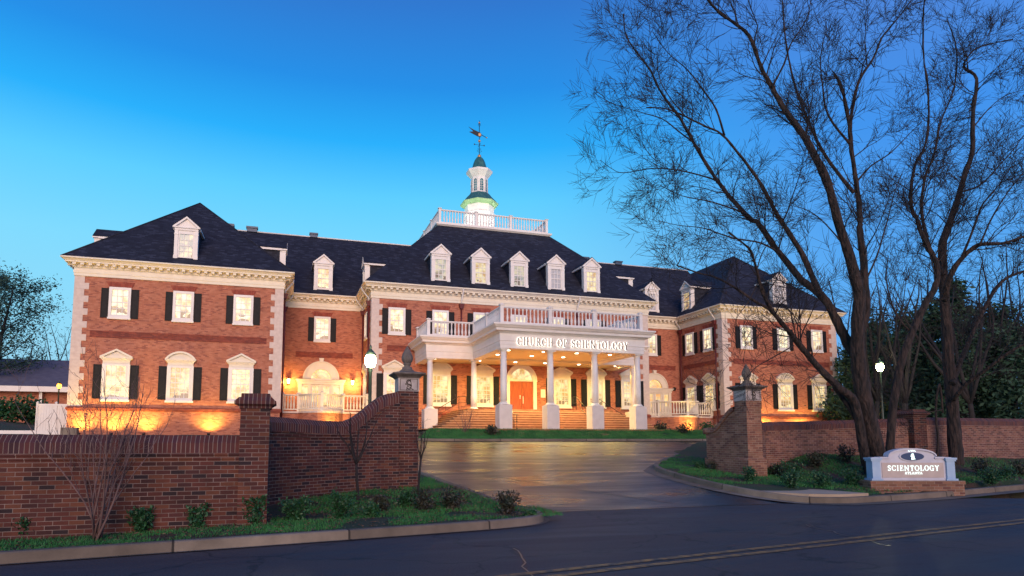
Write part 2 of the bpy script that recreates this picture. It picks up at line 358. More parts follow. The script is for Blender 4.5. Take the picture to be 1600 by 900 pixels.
MAT['lawn'] = noisy('lawn_ground', (.016, .040, .016), (.055, .032, .024), .9, .95, .8, 25, lo=.42, hi=.62, detail=8, dist=.05)
MAT['mulch'] = noisy('mulch', (.035, .02, .018), (.06, .032, .026), 3, .95, .8, 40)
MAT['grass'] = noisy('grass_blades', (.014, .11, .028), (.04, .19, .045), 1.5, .7)
MAT['bark'] = noisy('rough_bark', (.010, .007, .008), (.042, .026, .024), 11, .9, 1, 16, stretch=(1, 1, .22), dist=.12, lo=.40, hi=.60)
MAT['twig'] = noisy('dark_twigs', (.011, .009, .012), (.020, .015, .018), 5, .9)
MAT['twig_red'] = noisy('crape_myrtle_bark', (.085, .048, .048), (.17, .10, .095), 5, .8)
MAT['leaf'] = noisy('evergreen_leaf', (.008, .045, .016), (.022, .095, .030), 2, .55)
MAT['leaf_dark'] = noisy('dark_shrub_leaf', (.014, .030, .014), (.045, .030, .026), 3, .6)
MAT['leaf_far'] = noisy('far_tree_leaf', (.012, .040, .024), (.028, .075, .040), .4, .8)
MAT['leaf_blue'] = noisy('far_cedar_leaf', (.010, .036, .030), (.022, .062, .046), .4, .8)
MAT['pink'] = noisy('pale_pink_blossom', (.30, .16, .14), (.45, .27, .24), 3, .7)

# ================================================================== ground
def ss(a, b, x):
    t = max(0, min(1, (x-a)/(b-a))); return t*t*(3-2*t)
def yk(x): return 9.75+.17*x                          # street kerb line
def hd(y): return .078*max(0, min(y, 31)-12.5)
def H(x, y):
    """lawn level"""
    z = hd(y)+.11
    if y > 31: z += ((2.03-.30*ss(5, 2, x)-.25*ss(27, 33, x))-z)*ss(31, 33.6, y)
    z += .50*ss(yk(x)+1.6, yk(x)+5.2, y)*ss(14.4, 17.5, x)*(1-ss(22, 30, y))
    z -= .10*ss(-.3, -3.5, x)*(1-ss(12, 15, y))
    z += 1.5*ss(-11, -26, x)*ss(22, 55, y)+1.3*ss(44.5, 60, x)*ss(20, 50, y)
    if y > 80: z += (y-80)*.012
    return z
def clampn(z): return z
# kerb paths: travel so that the paved side is on the LEFT, grass on the right
LK = [(-60, yk(-60)), (-20, yk(-20)), (-6, yk(-6)), (0, yk(0)), (2.9, yk(2.9)), (3.7, 10.43), (4.3, 10.68), (4.68, 11.15), (4.78, 11.8), (4.70, 12.5), (4.42, 14.0), (4.07, 16.2), (3.78, 18.6), (3.4, 20.6), (2.5, 22.8), (.6, 24.6), (-3, 25.6), (-12, 26), (-60, 26)]
RK = [(80, 27), (50, 27), (32, 27), (24, 26.4), (19.1, 25.0), (16, 23.2), (14.5, 21.9), (13.2, 20.6), (12.2, 19.5), (11.66, 18.5), (11.42, 17.4), (11.28, 16.2), (11.22, 15.0), (11.3, 13.9), (11.55, 13.0), (12.0, 12.3), (12.7, 12.0), (13.7, yk(13.7)), (16, yk(16)), (24, yk(24)), (40, yk(40)), (90, yk(90))]
FK = [(6.9, 33.4), (6.3, 32.6), (6.0, 31.9), (6.15, 31.1), (6.9, 30.72), (9, 30.6), (20, 30.6), (30, 30.7), (50, 31), (80, 31)]
def inside(poly, x, y):
    c = False; n = len(poly)
    for i in range(n):
        x1, y1 = poly[i]; x2, y2 = poly[i-1]
        if (y1 > y) != (y2 > y) and x < (x2-x1)*(y-y1)/(y2-y1)+x1: c = not c
    return c
def smooth_path(P, it=2):
    for _ in range(it):
        Q = [P[0]]
        for a, b in zip(P[:-1], P[1:]):
            Q += [(a[0]*.75+b[0]*.25, a[1]*.75+b[1]*.25), (a[0]*.25+b[0]*.75, a[1]*.25+b[1]*.75)]
        Q.append(P[-1]); P = Q
    return P
LKs, RKs, FKs = smooth_path(LK), smooth_path(RK), smooth_path(FK)
# the paved drive (a little under the kerbs) and the street as two sheets
# ordering: left kerb out to the west, back along the far kerb, then the right kerb back to the mouth
dp = [p for p in LKs if p[1] > 12.5 and p[0] < 4.71]
dp = [(4.70, 12.5)]+dp+[(-60, 31.2), (5.9, 31.2)]+[p for p in FKs if p[1] < 31.2]+[p for p in RKs if p[1] > 12.5 and not (p[1] < 14 and p[0] > 12)]+[(11.85, 12.5)]
m = M(); m.poly([(x, y, hd(y)) for x, y in dp]); d = m.build('driveway', MAT['drive']); setp(d, kind='structure')
pav = [p for p in LKs if p[1] <= 12.5]; pav2 = [p for p in RKs if p[1] <= 12.5]
st = [p for p in pav]+[(4.7, 12.5), (11.85, 12.5)]+pav2+[(90, -14), (-60, -14)]
m = M(); m.poly([(x, y, 0) for x, y in st]); s_ = m.build('street', MAT['street']); setp(s_, kind='structure')
pavpoly = st; drvpoly = dp
walk_poly = [(1, 31.4), (6.2, 31.4), (7.3, 33.9), (24.4, 33.9), (24.4, 42.8), (5.4, 42.8), (5.4, 36), (1, 36)]
def frange(a, b, s):
    r = []; x = a
    while x < b-1e-6: r.append(x); x += s
    return r
xs = frange(-400, -60, 40)+frange(-60, -14, 3)+frange(-14, -6, .5)+frange(-6, 20, .16)+frange(20, 34, .4)+frange(34, 60, 2)+frange(60, 100, 5)+frange(100, 421, 40)
ys = frange(-16, 6, 2)+frange(6, 8, .5)+frange(8, 32.6, .16)+frange(32.6, 46, .5)+frange(46, 90, 3)+frange(90, 700, 40)
def near_paths(x, y):
    return any(inside(drvpoly, x+a, y+b) or inside(pavpoly, x+a, y+b) for a, b in ((.1, 0), (-.1, 0), (0, .1), (0, -.1)))
m = M(); nx, ny = len(xs), len(ys)
for y in ys:
    for x in xs:
        if y < yk(x)+.02 and -60 <= x <= 90: z = -.35
        elif (-61 < x < 81 and y < 31.3 and near_paths(x, y)): z = H(x, y)-.4
        elif y < yk(x)+.02: z = -.35
        elif inside(walk_poly, x, y): z = H(x, y)-.1
        else:
            z = H(x, y)+.018*math.sin(x*2.3+y)*math.sin(y*1.9-x*.7)
        m.v.append((x, y, z))
for j in range(ny-1):
    for i in range(nx-1): m.f.append((j*nx+i, j*nx+i+1, (j+1)*nx+i+1, (j+1)*nx+i)); m.sm.add(len(m.f)-1)
setp(m.build('lawn', MAT['lawn']), kind='structure')
m = M(); m.poly([(x, y, max(hd(y)+.12, H(x, y)+.004)) for x, y in [(1, 31.4), (6.1, 31.4), (6.3, 32.6), (7.0, 33.6), (7.3, 33.9), (24.4, 33.9), (24.4, 42.8), (5.4, 42.8), (5.4, 36), (1, 36)]])
# the walk: kept flat at porch level
m = M(); m.poly([(x, y, 2.05) for x, y in [(5.3, 33.75), (24.4, 33.75), (24.4, 42.8), (5.3, 42.8)]]); m.poly([(1, 31.4, 1.5), (5.95, 31.4, 1.5), (6.3, 32.6, 1.82), (6.75, 33.75, 2.05), (1, 33.75, 2.05)])
setp(m.build('entrance_walk', MAT['paving']), kind='structure')
def kerb(path, gutter=.32):
    m = M(); pr = [(-gutter, .012), (-.0, .006), (.012, .125), (.03, .14), (.15, .14), (.17, .10), (.17, -.25)]
    path3 = [(x, y, hd(y)) for x, y in path]
    sweep(m, path3, pr, side=1, uvs=True)
    return m
MAT['kerb'] = brick('kerb_concrete_sections', [(.17, .135, .11), (.22, .175, .14), (.25, .20, .16), (.19, .15, .125)], (.05, .04, .035), bw=2.4, rh=50, ms=.035, offset=0, stain=.45, bump=.4, shift=(0, 7))
for P_, g_ in ((LKs, .1), (RKs, .42), (FKs, .12)):
    setp(kerb(P_[::-1], g_).build('kerb', MAT['kerb']), kind='structure')
m = M(); m.extrude([(11.47, 15.1), (11.40, 14.2), (11.62, 13.2), (12.1, 12.52), (12.75, 12.22), (13.7, 12.3), (13.45, 13.5), (12.7, 14.5)], 'z', -.2, .20)
setp(m.build('pavement_slab', MAT['paving']), kind='structure')
# street markings and sealed cracks
def strip(off0, off1, x0, x1, z, m, wob=0):
    n = 30
    for i in range(n):
        a, b = x0+(x1-x0)*i/n, x0+(x1-x0)*(i+1)/n
        m.poly([(a, yk(a)-off1, z), (b, yk(b)-off1, z), (b, yk(b)-off0, z), (a, yk(a)-off0, z)])
MAT['line_y'] = noisy('worn_yellow_line_paint', (.05, .035, .025), (.36, .18, .035), 7, .6)
MAT['line_w'] = noisy('worn_white_line_paint', (.28, .24, .22), (.62, .56, .50), 9, .6)
MAT['seam'] = noisy('tar_seam', (.006, .005, .008), (.012, .01, .012), 9, .3)
m = M(); strip(3.30, 3.42, -50, 88, .006, m); strip(3.55, 3.67, -50, 88, .006, m); setp(m.build('centre_line_marking', MAT['line_y']), kind='structure')
m = M()
def seam(pts, w_, zf):
    for a, b in zip(pts[:-1], pts[1:]):
        d_ = Vector((b[0]-a[0], b[1]-a[1])).normalized(); n_ = Vector((-d_.y, d_.x))*w_/2
        m.poly([(a[0]-n_.x, a[1]-n_.y, zf(a[1])), (b[0]-n_.x, b[1]-n_.y, zf(b[1])), (b[0]+n_.x, b[1]+n_.y, zf(b[1])), (a[0]+n_.x, a[1]+n_.y, zf(a[1]))])
rs_ = random.Random(3)
def wob(p, q, n=12, a=.06): return [(p[0]+(q[0]-p[0])*i/n+rs_.uniform(-a, a), p[1]+(q[1]-p[1])*i/n+rs_.uniform(-a, a)) for i in range(n+1)]
seam(wob((3.7, 20.7), (12.5, 20.4)), .05, lambda y: hd(y)+.005)
seam(wob((4.9, 19.8), (8.6, 12.9)), .05, lambda y: hd(y)+.005)
seam(wob((4.9, 12.46), (11.5, 12.47), 14, .02), .09, lambda y: hd(y)+.005)
seam(wob((10.2, 26.6), (11.3, 18.9)), .035, lambda y: hd(y)+.005)
seam(wob((2.5, 6.2), (3.1, 8.5), 9, .05), .02, lambda y: .005)
seam(wob((8.2, 7.0), (8.8, 9.3), 9, .08), .025, lambda y: .005)
setp(m.build('asphalt_seam', MAT['seam']), kind='structure')

# ================================================================== boundary walls and piers
def wall_sweep(path, tops, base, yoff=0, thick=.33):
    """brick wall with corbelled soldier-course cap; tops = height of the cap ridge at each path point"""
    body, cap = M(), M(); h = thick/2
    P = [(x, y) for x, y in path]
    def sw(m, prof, vabs):
        # prof: (offset, dz from the top) or absolute base via None
        n = len(P); L = [0]
        for i in range(1, n): L.append(L[-1]+math.dist(P[i], P[i-1]))
        ring = []
        for i in range(n):
            a = Vector(P[max(i-1, 0)]); b = Vector(P[min(i+1, n-1)]); d_ = (b-a).normalized(); nn = Vector((d_.y, -d_.x))
            ring.append([(P[i][0]+nn.x*o_, P[i][1]+nn.y*o_, (base if dz is None else tops[i]+dz)) for o_, dz in prof])
        cum = [0]
        for j in range(1, len(prof)):
            dzj = (prof[j][1] or 0)-(prof[j-1][1] or 0) if None not in (prof[j][1], prof[j-1][1]) else 0
            cum.append(cum[-1]+math.hypot(prof[j][0]-prof[j-1][0], dzj))
        for i in range(n-1):
            a, b = ring[i], ring[i+1]
            for j in range(len(prof)-1):
                if vabs: uv = [(L[i], a[j][2]), (L[i+1], b[j][2]), (L[i+1], b[j+1][2]), (L[i], a[j+1][2])]
                else: uv = [(L[i], cum[j]), (L[i+1], cum[j]), (L[i+1], cum[j+1]), (L[i], cum[j+1])]
                m.poly([a[j], b[j], b[j+1], a[j+1]], uv)
        for r_ in (ring[0], ring[-1]): m.poly(r_)
    sw(body, [(h, None), (h, -.385), (h+.022, -.385), (h+.022, -.318), (h+.045, -.318), (h+.045, -.285), (-h-.045, -.285), (-h-.045, -.318), (-h-.022, -.318), (-h-.022, -.385), (-h, -.385), (-h, None)], True)
    sw(cap, [(h+.03, -.285), (h+.03, -.12), (h+.022, -.112), (.07, -.0), (-.07, 0), (-h-.03, -.12), (-h-.03, -.285)], False)
    return body, cap
def brick_wall(path, tops, base, label, loc, group='brick boundary walls'):
    t = thing('brick_wall', label, 'wall', loc, 0, group)
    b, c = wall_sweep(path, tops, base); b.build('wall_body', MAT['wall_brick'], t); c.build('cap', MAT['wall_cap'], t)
    return t
def lerp_path(P, T, n):
    X, Tt = [], []
    for k in range(len(P)-1):
        for i in range(n):
            u = i/n; X.append((P[k][0]*(1-u)+P[k+1][0]*u, P[k][1]*(1-u)+P[k+1][1]*u)); s_ = u*u*(3-2*u); Tt.append(T[k]*(1-s_)+T[k+1]*s_)
    X.append(P[-1]); Tt.append(T[-1]); return X, Tt
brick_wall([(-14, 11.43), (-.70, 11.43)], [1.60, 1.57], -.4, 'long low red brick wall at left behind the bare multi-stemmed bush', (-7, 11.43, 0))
# curved wall rising in an S to the gate pier
cp = smooth_path([(-.56, 11.66), (-.62, 12.8), (-.50, 13.5), (-.10, 13.95), (.45, 14.4), (1.05, 14.85), (1.65, 15.22), (2.15, 15.42), (2.60, 15.46)], 2)
def ctop(p):
    L = p[0]
    return 1.97-.05*ss(-.4, .8, L)+.70*ss(1.2, 2.4, L)+.05*ss(2.35, 2.6, L)
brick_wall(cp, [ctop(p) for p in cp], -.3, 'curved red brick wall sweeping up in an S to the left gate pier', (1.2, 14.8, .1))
def pier(label, x, y, w, ztop, zbase, loc=None, m_='wall_brick'):
    """square brick pier with a corbelled brick cap"""
    t = thing('brick_pier', label, 'pier', (x, y, max(0, zbase)), 0, 'square brick piers with corbelled caps')
    h = w/2; s = M(); s.box(x-h, x+h, y-h, y+h, zbase-.3, ztop-.25); s.build('shaft', MAT[m_], t)
    c = M(); c.frustum(x, y, h+.02, h+.02, ztop-.25, h+.03, h+.03, ztop-.215); c.frustum(x, y, h+.035, h+.035, ztop-.214, h+.085, h+.085, ztop-.18)
    c.frustum(x, y, h+.095, h+.095, ztop-.18, h+.095, h+.095, ztop-.125); c.frustum(x, y, h+.085, h+.085, ztop-.125, h+.03, h+.03, ztop-.065); c.frustum(x, y, h+.0, h+.0, ztop-.065, h-.005, h-.005, ztop)
    c.build('cap', MAT['wall_cap'], t); return t
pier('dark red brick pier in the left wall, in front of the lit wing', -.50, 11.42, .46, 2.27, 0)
def emblem(m, cx, cz, s, y, d=.006, w_=.1):
    """a letter S laced through two triangles, drawn with raised strokes on a plane facing -y"""
    def stroke(pts, ww, k):
        for a, b in zip(pts[:-1], pts[1:]):
            A, B = Vector(a), Vector(b); dd = (B-A)
            if dd.length < 1e-6: continue
            dd.normalize(); n_ = Vector((-dd.y, dd.x))*ww/2; A = A-dd*ww*.3; B = B+dd*ww*.3
            q = [A-n_, B-n_, B+n_, A+n_]
            m.extrude([(cx+p.x*s, cz+p.y*s) for p in q], 'y', y, y-d-k*.0006)
    def C(a, b): return (a, b)
    stroke([(-.30, .02), (.12, .40), (.22, -.12), (-.30, .02)], w_*.7, 0)
    stroke([(-.12, -.10), (.38, -.42), (-.20, -.48), (-.12, -.10)], w_*.7, 1)
    S = []
    for i in range(15):
        a = R(20+i*250/14); S.append((.16*math.cos(a)-.02, .20+.17*math.sin(a)))
    for i in range(15):
        a = R(90-i*250/14); S.append((.18*math.cos(a)+.0, -.17+.20*math.sin(a)))
    stroke(S, w_, 2)
def gate_pier(label, x, y, zb, plinth, rough, sz=.52):
    t = thing('gate_pier', label, 'gate pier', (x, y, zb), 0, 'tall gate piers with stone finials')
    h = sz/2; zt = zb+2.42
    s = M(); s.box(x-h, x+h, y-h, y+h, zb-.3, zt); s.build('shaft', MAT[rough], t)
    if plinth:
        p_ = M(); p_.box(x-h-.07, x+h+.07, y-h-.07, y+h+.07, zb-.3, zb+.62); p_.frustum(x, y, h+.07, h+.07, zb+.62, h+.02, h+.02, zb+.69); p_.build('plinth', MAT[rough], t)
    b = M(); b.box(x-h-.012, x+h+.012, y-h-.012, y+h+.012, zt, zt+.33)
    bo = b.build('stone_block', MAT['plaque'] if not plinth else MAT['plaque'], t)
    fr = M()
    for (a0, a1, z0, z1) in ((-h+.03, h-.03, zt+.02, zt+.035), (-h+.03, h-.03, zt+.295, zt+.31), (-h+.03, -h+.045, zt+.02, zt+.31), (h-.045, h-.03, zt+.02, zt+.31)):
        fr.box(x+a0, x+a1, y-h-.020, y-h-.011, z0, z1)
    fr.build('raised_border', MAT['finial'], bo)
    e = M(); emblem(e, x, zt+.165, .30, y-h-.012, .008, .075); e.build('carved_emblem', MAT['carve'], bo)
    c = M(); c.frustum(x, y, h+.03, h+.03, zt+.33, h+.05, h+.05, zt+.36); c.frustum(x, y, h+.05, h+.05, zt+.36, h+.14, h+.14, zt+.42); c.frustum(x, y, h+.15, h+.15, zt+.42, h+.15, h+.15, zt+.455); c.frustum(x, y, h+.13, h+.13, zt+.455, h-.05, h-.05, zt+.50)
    c.build('cap_slab', MAT['finial'], t)
    f = M(); z = zt+.50
    f.lathe([(.19, z), (.19, z+.03), (.16, z+.05), (.12, z+.08), (.13, z+.11), (.08, z+.14), (.075, z+.17), (.10, z+.185), (.10, z+.20), (.085, z+.215)], (x, y), 20)
    fo = f.build('finial', MAT['finial'], t)
    # fluted bud
    b2 = M(); pr = [(.085, 0), (.125, .05), (.142, .11), (.140, .17), (.118, .24), (.085, .31), (.05, .375), (.022, .42), (.004, .455)]
    n = 48; base = len(b2.v)
    for r_, zz in pr:
        for i in range(n):
            a = 2*math.pi*i/n; rr = r_*(1-.09*(.5-.5*math.cos(8*a+zz*6)))
            b2.v.append((x+rr*math.cos(a), y+rr*math.sin(a), z+.215+zz))
    for j in range(len(pr)-1):
        for i in range(n): b2.f.append((base+j*n+i, base+j*n+(i+1) % n, base+(j+1)*n+(i+1) % n, base+(j+1)*n+i)); b2.sm.add(len(b2.f)-1)
    b2.build('bud', MAT['finial'], fo)
    return t
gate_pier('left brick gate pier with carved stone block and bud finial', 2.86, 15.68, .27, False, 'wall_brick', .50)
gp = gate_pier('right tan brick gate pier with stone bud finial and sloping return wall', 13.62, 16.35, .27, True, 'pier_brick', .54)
# the return wall that runs back from the right pier, its cap sweeping down
rp = [(13.50, 16.62+i*.09) for i in range(17)]
def rt_(y): return 2.55-.66*ss(16.6, 17.75, y)
t = gp
bb, cc = M(), M()
prev = None
for i, (x, y) in enumerate(rp[:-1]):
    y2 = rp[i+1][1]; a, b = rt_(y), rt_(y2)
    for X0, X1, zz0, zz1, mm in ((x-.15, x+.15, -.1, None, bb),):
        q = [(X0, y, -.1), (X0, y2, -.1), (X0, y2, b-.09), (X0, y, a-.09)]; mm.poly(q[::-1])
        q = [(X1, y, -.1), (X1, y2, -.1), (X1, y2, b-.09), (X1, y, a-.09)]; mm.poly(q)
    for (o0, d0), (o1, d1) in (((-.21, -.16), (-.21, -.03)), ((-.21, -.03), (-.1, 0)), ((-.1, 0), (.1, 0)), ((.1, 0), (.21, -.03)), ((.21, -.03), (.21, -.16)), ((-.15, -.16), (-.21, -.16)), ((-.17, -.30), (-.17, -.22)), ((-.15, -.22), (-.17, -.22))):
        cc.poly([(x+o0, y, a+d0), (x+o0, y2, b+d0), (x+o1, y2, b+d1), (x+o1, y, a+d1)][::-1])
yE = rp[-1][1]; bb.poly([(x-.15, yE, -.1), (x+.15, yE, -.1), (x+.15, yE, rt_(yE)-.09), (x-.15, yE, rt_(yE)-.09)])
bb.box(13.50-.21, 13.50+.2, 16.6, yE+.03, -.1, .92)
bb.build('return_wall', MAT['pier_brick'], gp)
cc.lathe([(.001, rt_(yE)-.22), (.22, rt_(yE)-.20), (.24, rt_(yE)-.06), (.20, rt_(yE)), (.001, rt_(yE)+.01)], (13.50, yE), 16)
cc.build('return_cap', MAT['pier_brick'], gp)
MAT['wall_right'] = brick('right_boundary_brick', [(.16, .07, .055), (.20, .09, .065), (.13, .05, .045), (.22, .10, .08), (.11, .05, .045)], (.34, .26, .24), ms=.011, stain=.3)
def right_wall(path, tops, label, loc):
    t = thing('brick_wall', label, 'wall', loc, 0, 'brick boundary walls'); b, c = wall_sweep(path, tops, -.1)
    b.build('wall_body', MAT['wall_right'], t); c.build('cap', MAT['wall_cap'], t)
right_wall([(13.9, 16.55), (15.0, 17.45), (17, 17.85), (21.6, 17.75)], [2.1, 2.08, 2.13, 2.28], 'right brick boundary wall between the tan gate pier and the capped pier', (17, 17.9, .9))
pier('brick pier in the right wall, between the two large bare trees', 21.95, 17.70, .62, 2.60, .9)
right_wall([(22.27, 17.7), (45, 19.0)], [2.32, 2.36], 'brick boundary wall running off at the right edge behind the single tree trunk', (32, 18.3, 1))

# ================================================================== the building
CH = thing('church_building', 'large red brick building with two wings, columned white portico and cupola, windows lit', 'church building', (16, 43, 2))
G0 = 1.4
XL0, XL1, XR0, XR1, XC0, XC1 = -12.12, -.42, 32.85, 44.2, 5.34, 26.63
Y1, Y2, Y3, ZE, OV = 42.0, 47.8, 42.82, 12.10, .63
outline = [(XL0, 60), (XL0, Y1), (XL1, Y1), (XL1, Y2), (XC0, Y2), (XC0, Y3), (XC1, Y3), (XC1, Y2), (XR0, Y2), (XR0, Y1), (XR1, Y1), (XR1, 60)]
for (x0, x1, y0, y1) in ((XL0, XL1, Y1, 60), (XR0, XR1, Y1, 60), (XC0, XC1, Y3, 60.4), (XL1, XC0, Y2, 59.8), (XC1, XR0, Y2, 59.8)):
    m = M(); m.box(x0, x1, y0, y1, G0, ZE-.05); m.build('wall', MAT['brick'], CH)
# brick belt courses between the floors (recessed look: slightly proud, redder brick)
for (x0, x1, y) in ((-11.2, -1.35, Y1), (.5, 4.6, Y2), (6.4, 9.6, Y3), (22.4, 25.6, Y3), (27.3, 32.4, Y2), (33.8, 43.3, Y1)):
    m = M(); m.box(x0, x1, y-.035, y+.1, 7.52, 7.60); m.box(x0, x1, y-.035, y+.1, 7.84, 7.92); m.box(x0, x1, y-.02, y+.1, 7.60, 7.84); m.build('belt_course', MAT['brick_band'], CH)
m = M(); m.box(XR0-.035, XR0+.1, 42.9, 47.2, 7.55, 7.9); m.build('belt_course', MAT['brick_band'], CH)
m = M(); sweep(m, outline, [(0, 3.18), (.05, 3.18), (.05, 3.25), (.09, 3.25), (.09, 3.36), (.03, 3.42), (0, 3.42)]); m.build('water_table', MAT['brick_band'], CH)
# cornice
def out_segments():
    for a, b in zip(outline[:-1], outline[1:]): yield Vector(a), Vector(b)
m = M()
sweep(m, outline, [(0, 11.13), (.07, 11.13), (.07, 11.30), (.10, 11.31), (.10, 11.46), (.07, 11.47), (.07, 11.60), (.14, 11.64), (.14, 11.68), (.14, 11.84)])
crown = m.build('cornice', MAT['cream'], CH)
m = M(); sweep(m, outline, [(.14, 11.84), (.46, 11.85), (.46, 11.93), (.50, 11.94), (.55, 12.0), (.61, 12.03), (.65, 12.05), (.65, 12.13), (.61, 12.13), (.61, 12.08), (0, 12.085)])
for a, b in out_segments():
    d_ = (b-a); L = d_.length; d_.normalize(); n_ = Vector((d_.y, -d_.x)); k = max(2, round(L/.42))
    for i in range(k+1):
        c_ = a+d_*(L*i/k)
        pts = [c_-d_*.09+n_*.13, c_+d_*.09+n_*.13, c_+d_*.09+n_*.42, c_-d_*.09+n_*.42]
        q = [(p.x, p.y) for p in pts]; m.extrude(q, 'z', 11.72, 11.848)
m.build('crown_moulding', MAT['cream'], crown)
# quoins
def quoins(x, y, sx, z0=3.45, z1=11.12):
    m = M(); n = 20; h = (z1-z0)/n
    for i in range(n):
        a, b = ((.74, .50) if i % 2 == 0 else (.50, .74)); z = z0+i*h
        X = sorted((x-sx*.03, x+sx*a)); Yq = (y-.03, y+b); m.box(X[0], X[1], Yq[0], Yq[1], z+.006, z+h-.006)
        X = sorted((x-sx*.018, x+sx*(a-.015))); m.box(X[0], X[1], y-.018, y+b-.015, z-.0061, z+.0061)
    m.build('quoin', MAT['stone'], CH)
for x, y, s_ in ((XL0, Y1, 1), (XL1, Y1, -1), (XC0, Y3, 1), (XC1, Y3, -1), (XR0, Y1, 1), (XR1, Y1, -1)): quoins(x, y, s_)
# ---- roofs
def roof_quad(m, pts):
    a = Vector(pts[0]); u = (Vector(pts[1])-a).normalized(); n = (Vector(pts[1])-a).cross(Vector(pts[2])-a).normalized(); v = n.cross(u)
    m.poly(pts, [((Vector(p)-a).dot(u)+a.x+a.y, (Vector(p)-a).dot(v)+a.z) for p in pts])
def hip(x0, x1, y0, y1, rx, ry0, ry1, zr, z=ZE):
    m = M(); A, B, C_, D = (x0, y0, z), (x1, y0, z), (x1, y1, z), (x0, y1, z); P, Q = (rx, ry0, zr), (rx, ry1, zr)
    roof_quad(m, [A, B, P]); roof_quad(m, [B, C_, Q, P]); roof_quad(m, [C_, D, Q]); roof_quad(m, [D, A, P, Q]); m.poly([A, D, C_, B])
    hc = M()
    for q in (A, B): hc.tube([Vector(q)+Vector((0, 0, .01)), Vector(P)+Vector((0, 0, .01))], .045, 5)
    r = m.build('roof', MAT['roof'], CH); hc.build('hip_cap', MAT['roof'], r); return r
hip(XL0-OV, XL1+OV, Y1-OV, 65.5, (XL0+XL1)/2, 47.4, 60, 18.15)
hip(XR0-OV, XR1+OV, Y1-OV, 65.5, (XR0+XR1)/2, 47.4, 60, 18.15)
m = M(); a, b = -6, 38
roof_quad(m, [(a, Y2-OV, ZE), (b, Y2-OV, ZE), (b, 53.5, 18.36), (a, 53.5, 18.36)]); roof_quad(m, [(b, 59.9, ZE), (a, 59.9, ZE), (a, 53.5, 18.36), (b, 53.5, 18.36)])
m.poly([(a, Y2-OV, ZE), (a, 59.9, ZE), (b, 59.9, ZE), (b, Y2-OV, ZE)])
mr_ = m.build('roof', MAT['roof'], CH)
m = M(); m.tube([(-5.6, 53.5, 18.36), (38, 53.5, 18.36)], .06, 6); m.build('ridge_cap', MAT['white'], mr_)
PX0, PX1, PY0, PY1, PZ = 11.25, 20.72, 48.35, 57.3, 18.70
m = M(); x0, x1, y0, y1 = XC0-OV, XC1+OV, Y3-OV, 63.4
roof_quad(m, [(x0, y0, ZE), (x1, y0, ZE), (PX1, PY0, PZ), (PX0, PY0, PZ)]); roof_quad(m, [(x1, y0, ZE), (x1, y1, ZE), (PX1, PY1, PZ), (PX1, PY0, PZ)])
roof_quad(m, [(x1, y1, ZE), (x0, y1, ZE), (PX0, PY1, PZ), (PX1, PY1, PZ)]); roof_quad(m, [(x0, y1, ZE), (x0, y0, ZE), (PX0, PY0, PZ), (PX0, PY1, PZ)])
m.poly([(PX0, PY0, PZ), (PX1, PY0, PZ), (PX1, PY1, PZ), (PX0, PY1, PZ)]); m.poly([(x0, y0, ZE), (x0, y1, ZE), (x1, y1, ZE), (x1, y0, ZE)])
cr = m.build('roof', MAT['roof'], CH)
m = M(); sq = [(PX0-.12, PY1+.12), (PX0-.12, PY0-.12), (PX1+.12, PY0-.12), (PX1+.12, PY1+.12)]
sweep(m, sq+[sq[0]], [(-.25, PZ-.12), (.02, PZ-.12), (.10, PZ-.04), (.14, PZ-.02), (.14, PZ+.10), (-.25, PZ+.10)]); m.build('deck_edge', MAT['white'], cr)
m = M(); m.box(PX0, PX1, PY0, PY1, PZ+.01, PZ+.09); m.build('deck', MAT['white'], cr)
for (x, y, w_, h_) in ((-3.1, 53.5, .9, .28), (-4.7, 53.5, .5, .34), (1.75, 53.5, .7, .22), (26.6, 53.5, .9, .30), (30.2, 53.5, .8, .2)):
    m = M(); m.box(x-w_/2+.06, x+w_/2-.06, y-.2, y+.2, 18.3, 18.44+h_*.5); m.box(x-w_/2, x+w_/2, y-.28, y+.28, 18.44+h_*.5, 18.44+h_); m.build('roof_vent', MAT['roof_metal'], CH)

# ---- windows (templates in local coordinates: x along the wall, y<0 outwards, z up from the frame's foot)
def grid(m, x0, x1, z0, z1, nx_, nz, y0, y1, w_=.036, mid=True):
    for i in range(1, nx_): x = x0+(x1-x0)*i/nx_; m.box(x-w_/2, x+w_/2, y0, y1, z0, z1)
    for j in range(1, nz):
        z = z0+(z1-z0)*j/nz; ww = .06 if (mid and j*2 == nz) else w_
        m.box(x0, x1, y0-(.012 if ww > w_ else .003), y1+.003, z-ww/2, z+ww/2)
def frame(m, W_, Hh, gx, gz0, gz1, y=-.10):
    """casing with an open light gx wide between gz0 and gz1"""
    m.box(-W_/2, -gx/2, y, .02, 0, Hh); m.box(gx/2, W_/2, y, .02, 0, Hh); m.box(-gx/2, gx/2, y+.001, .02, gz1, Hh); m.box(-gx/2, gx/2, y+.001, .02, 0, gz0)
    b = .035
    m.box(-gx/2-b-.02, -gx/2-.0, y-.018, y+.001, gz0-b, gz1+b); m.box(gx/2, gx/2+b+.02, y-.018, y+.001, gz0-b, gz1+b)
def shutter_mesh(x0, x1, z0, z1, y=-.065):
    m = M(); m.box(x0, x1, y+.02, .0, z0, z1); f_ = .05
    m.box(x0, x0+f_, y, y+.02, z0, z1); m.box(x1-f_, x1, y, y+.02, z0, z1)
    zs = [z0, z0+(z1-z0)*.62, z1]
    for z in zs: m.box(x0+f_, x1-f_, y+.001, y+.02, max(z0, z-f_/2-.02), min(z1, z+f_/2+.02))
    for a, b in ((z0, zs[1]), (zs[1], z1)): m.box(x0+f_+.04, x1-f_-.04, y+.006, y+.02, a+.11, b-.11)
    return m.mesh('shutter', MAT['black'])
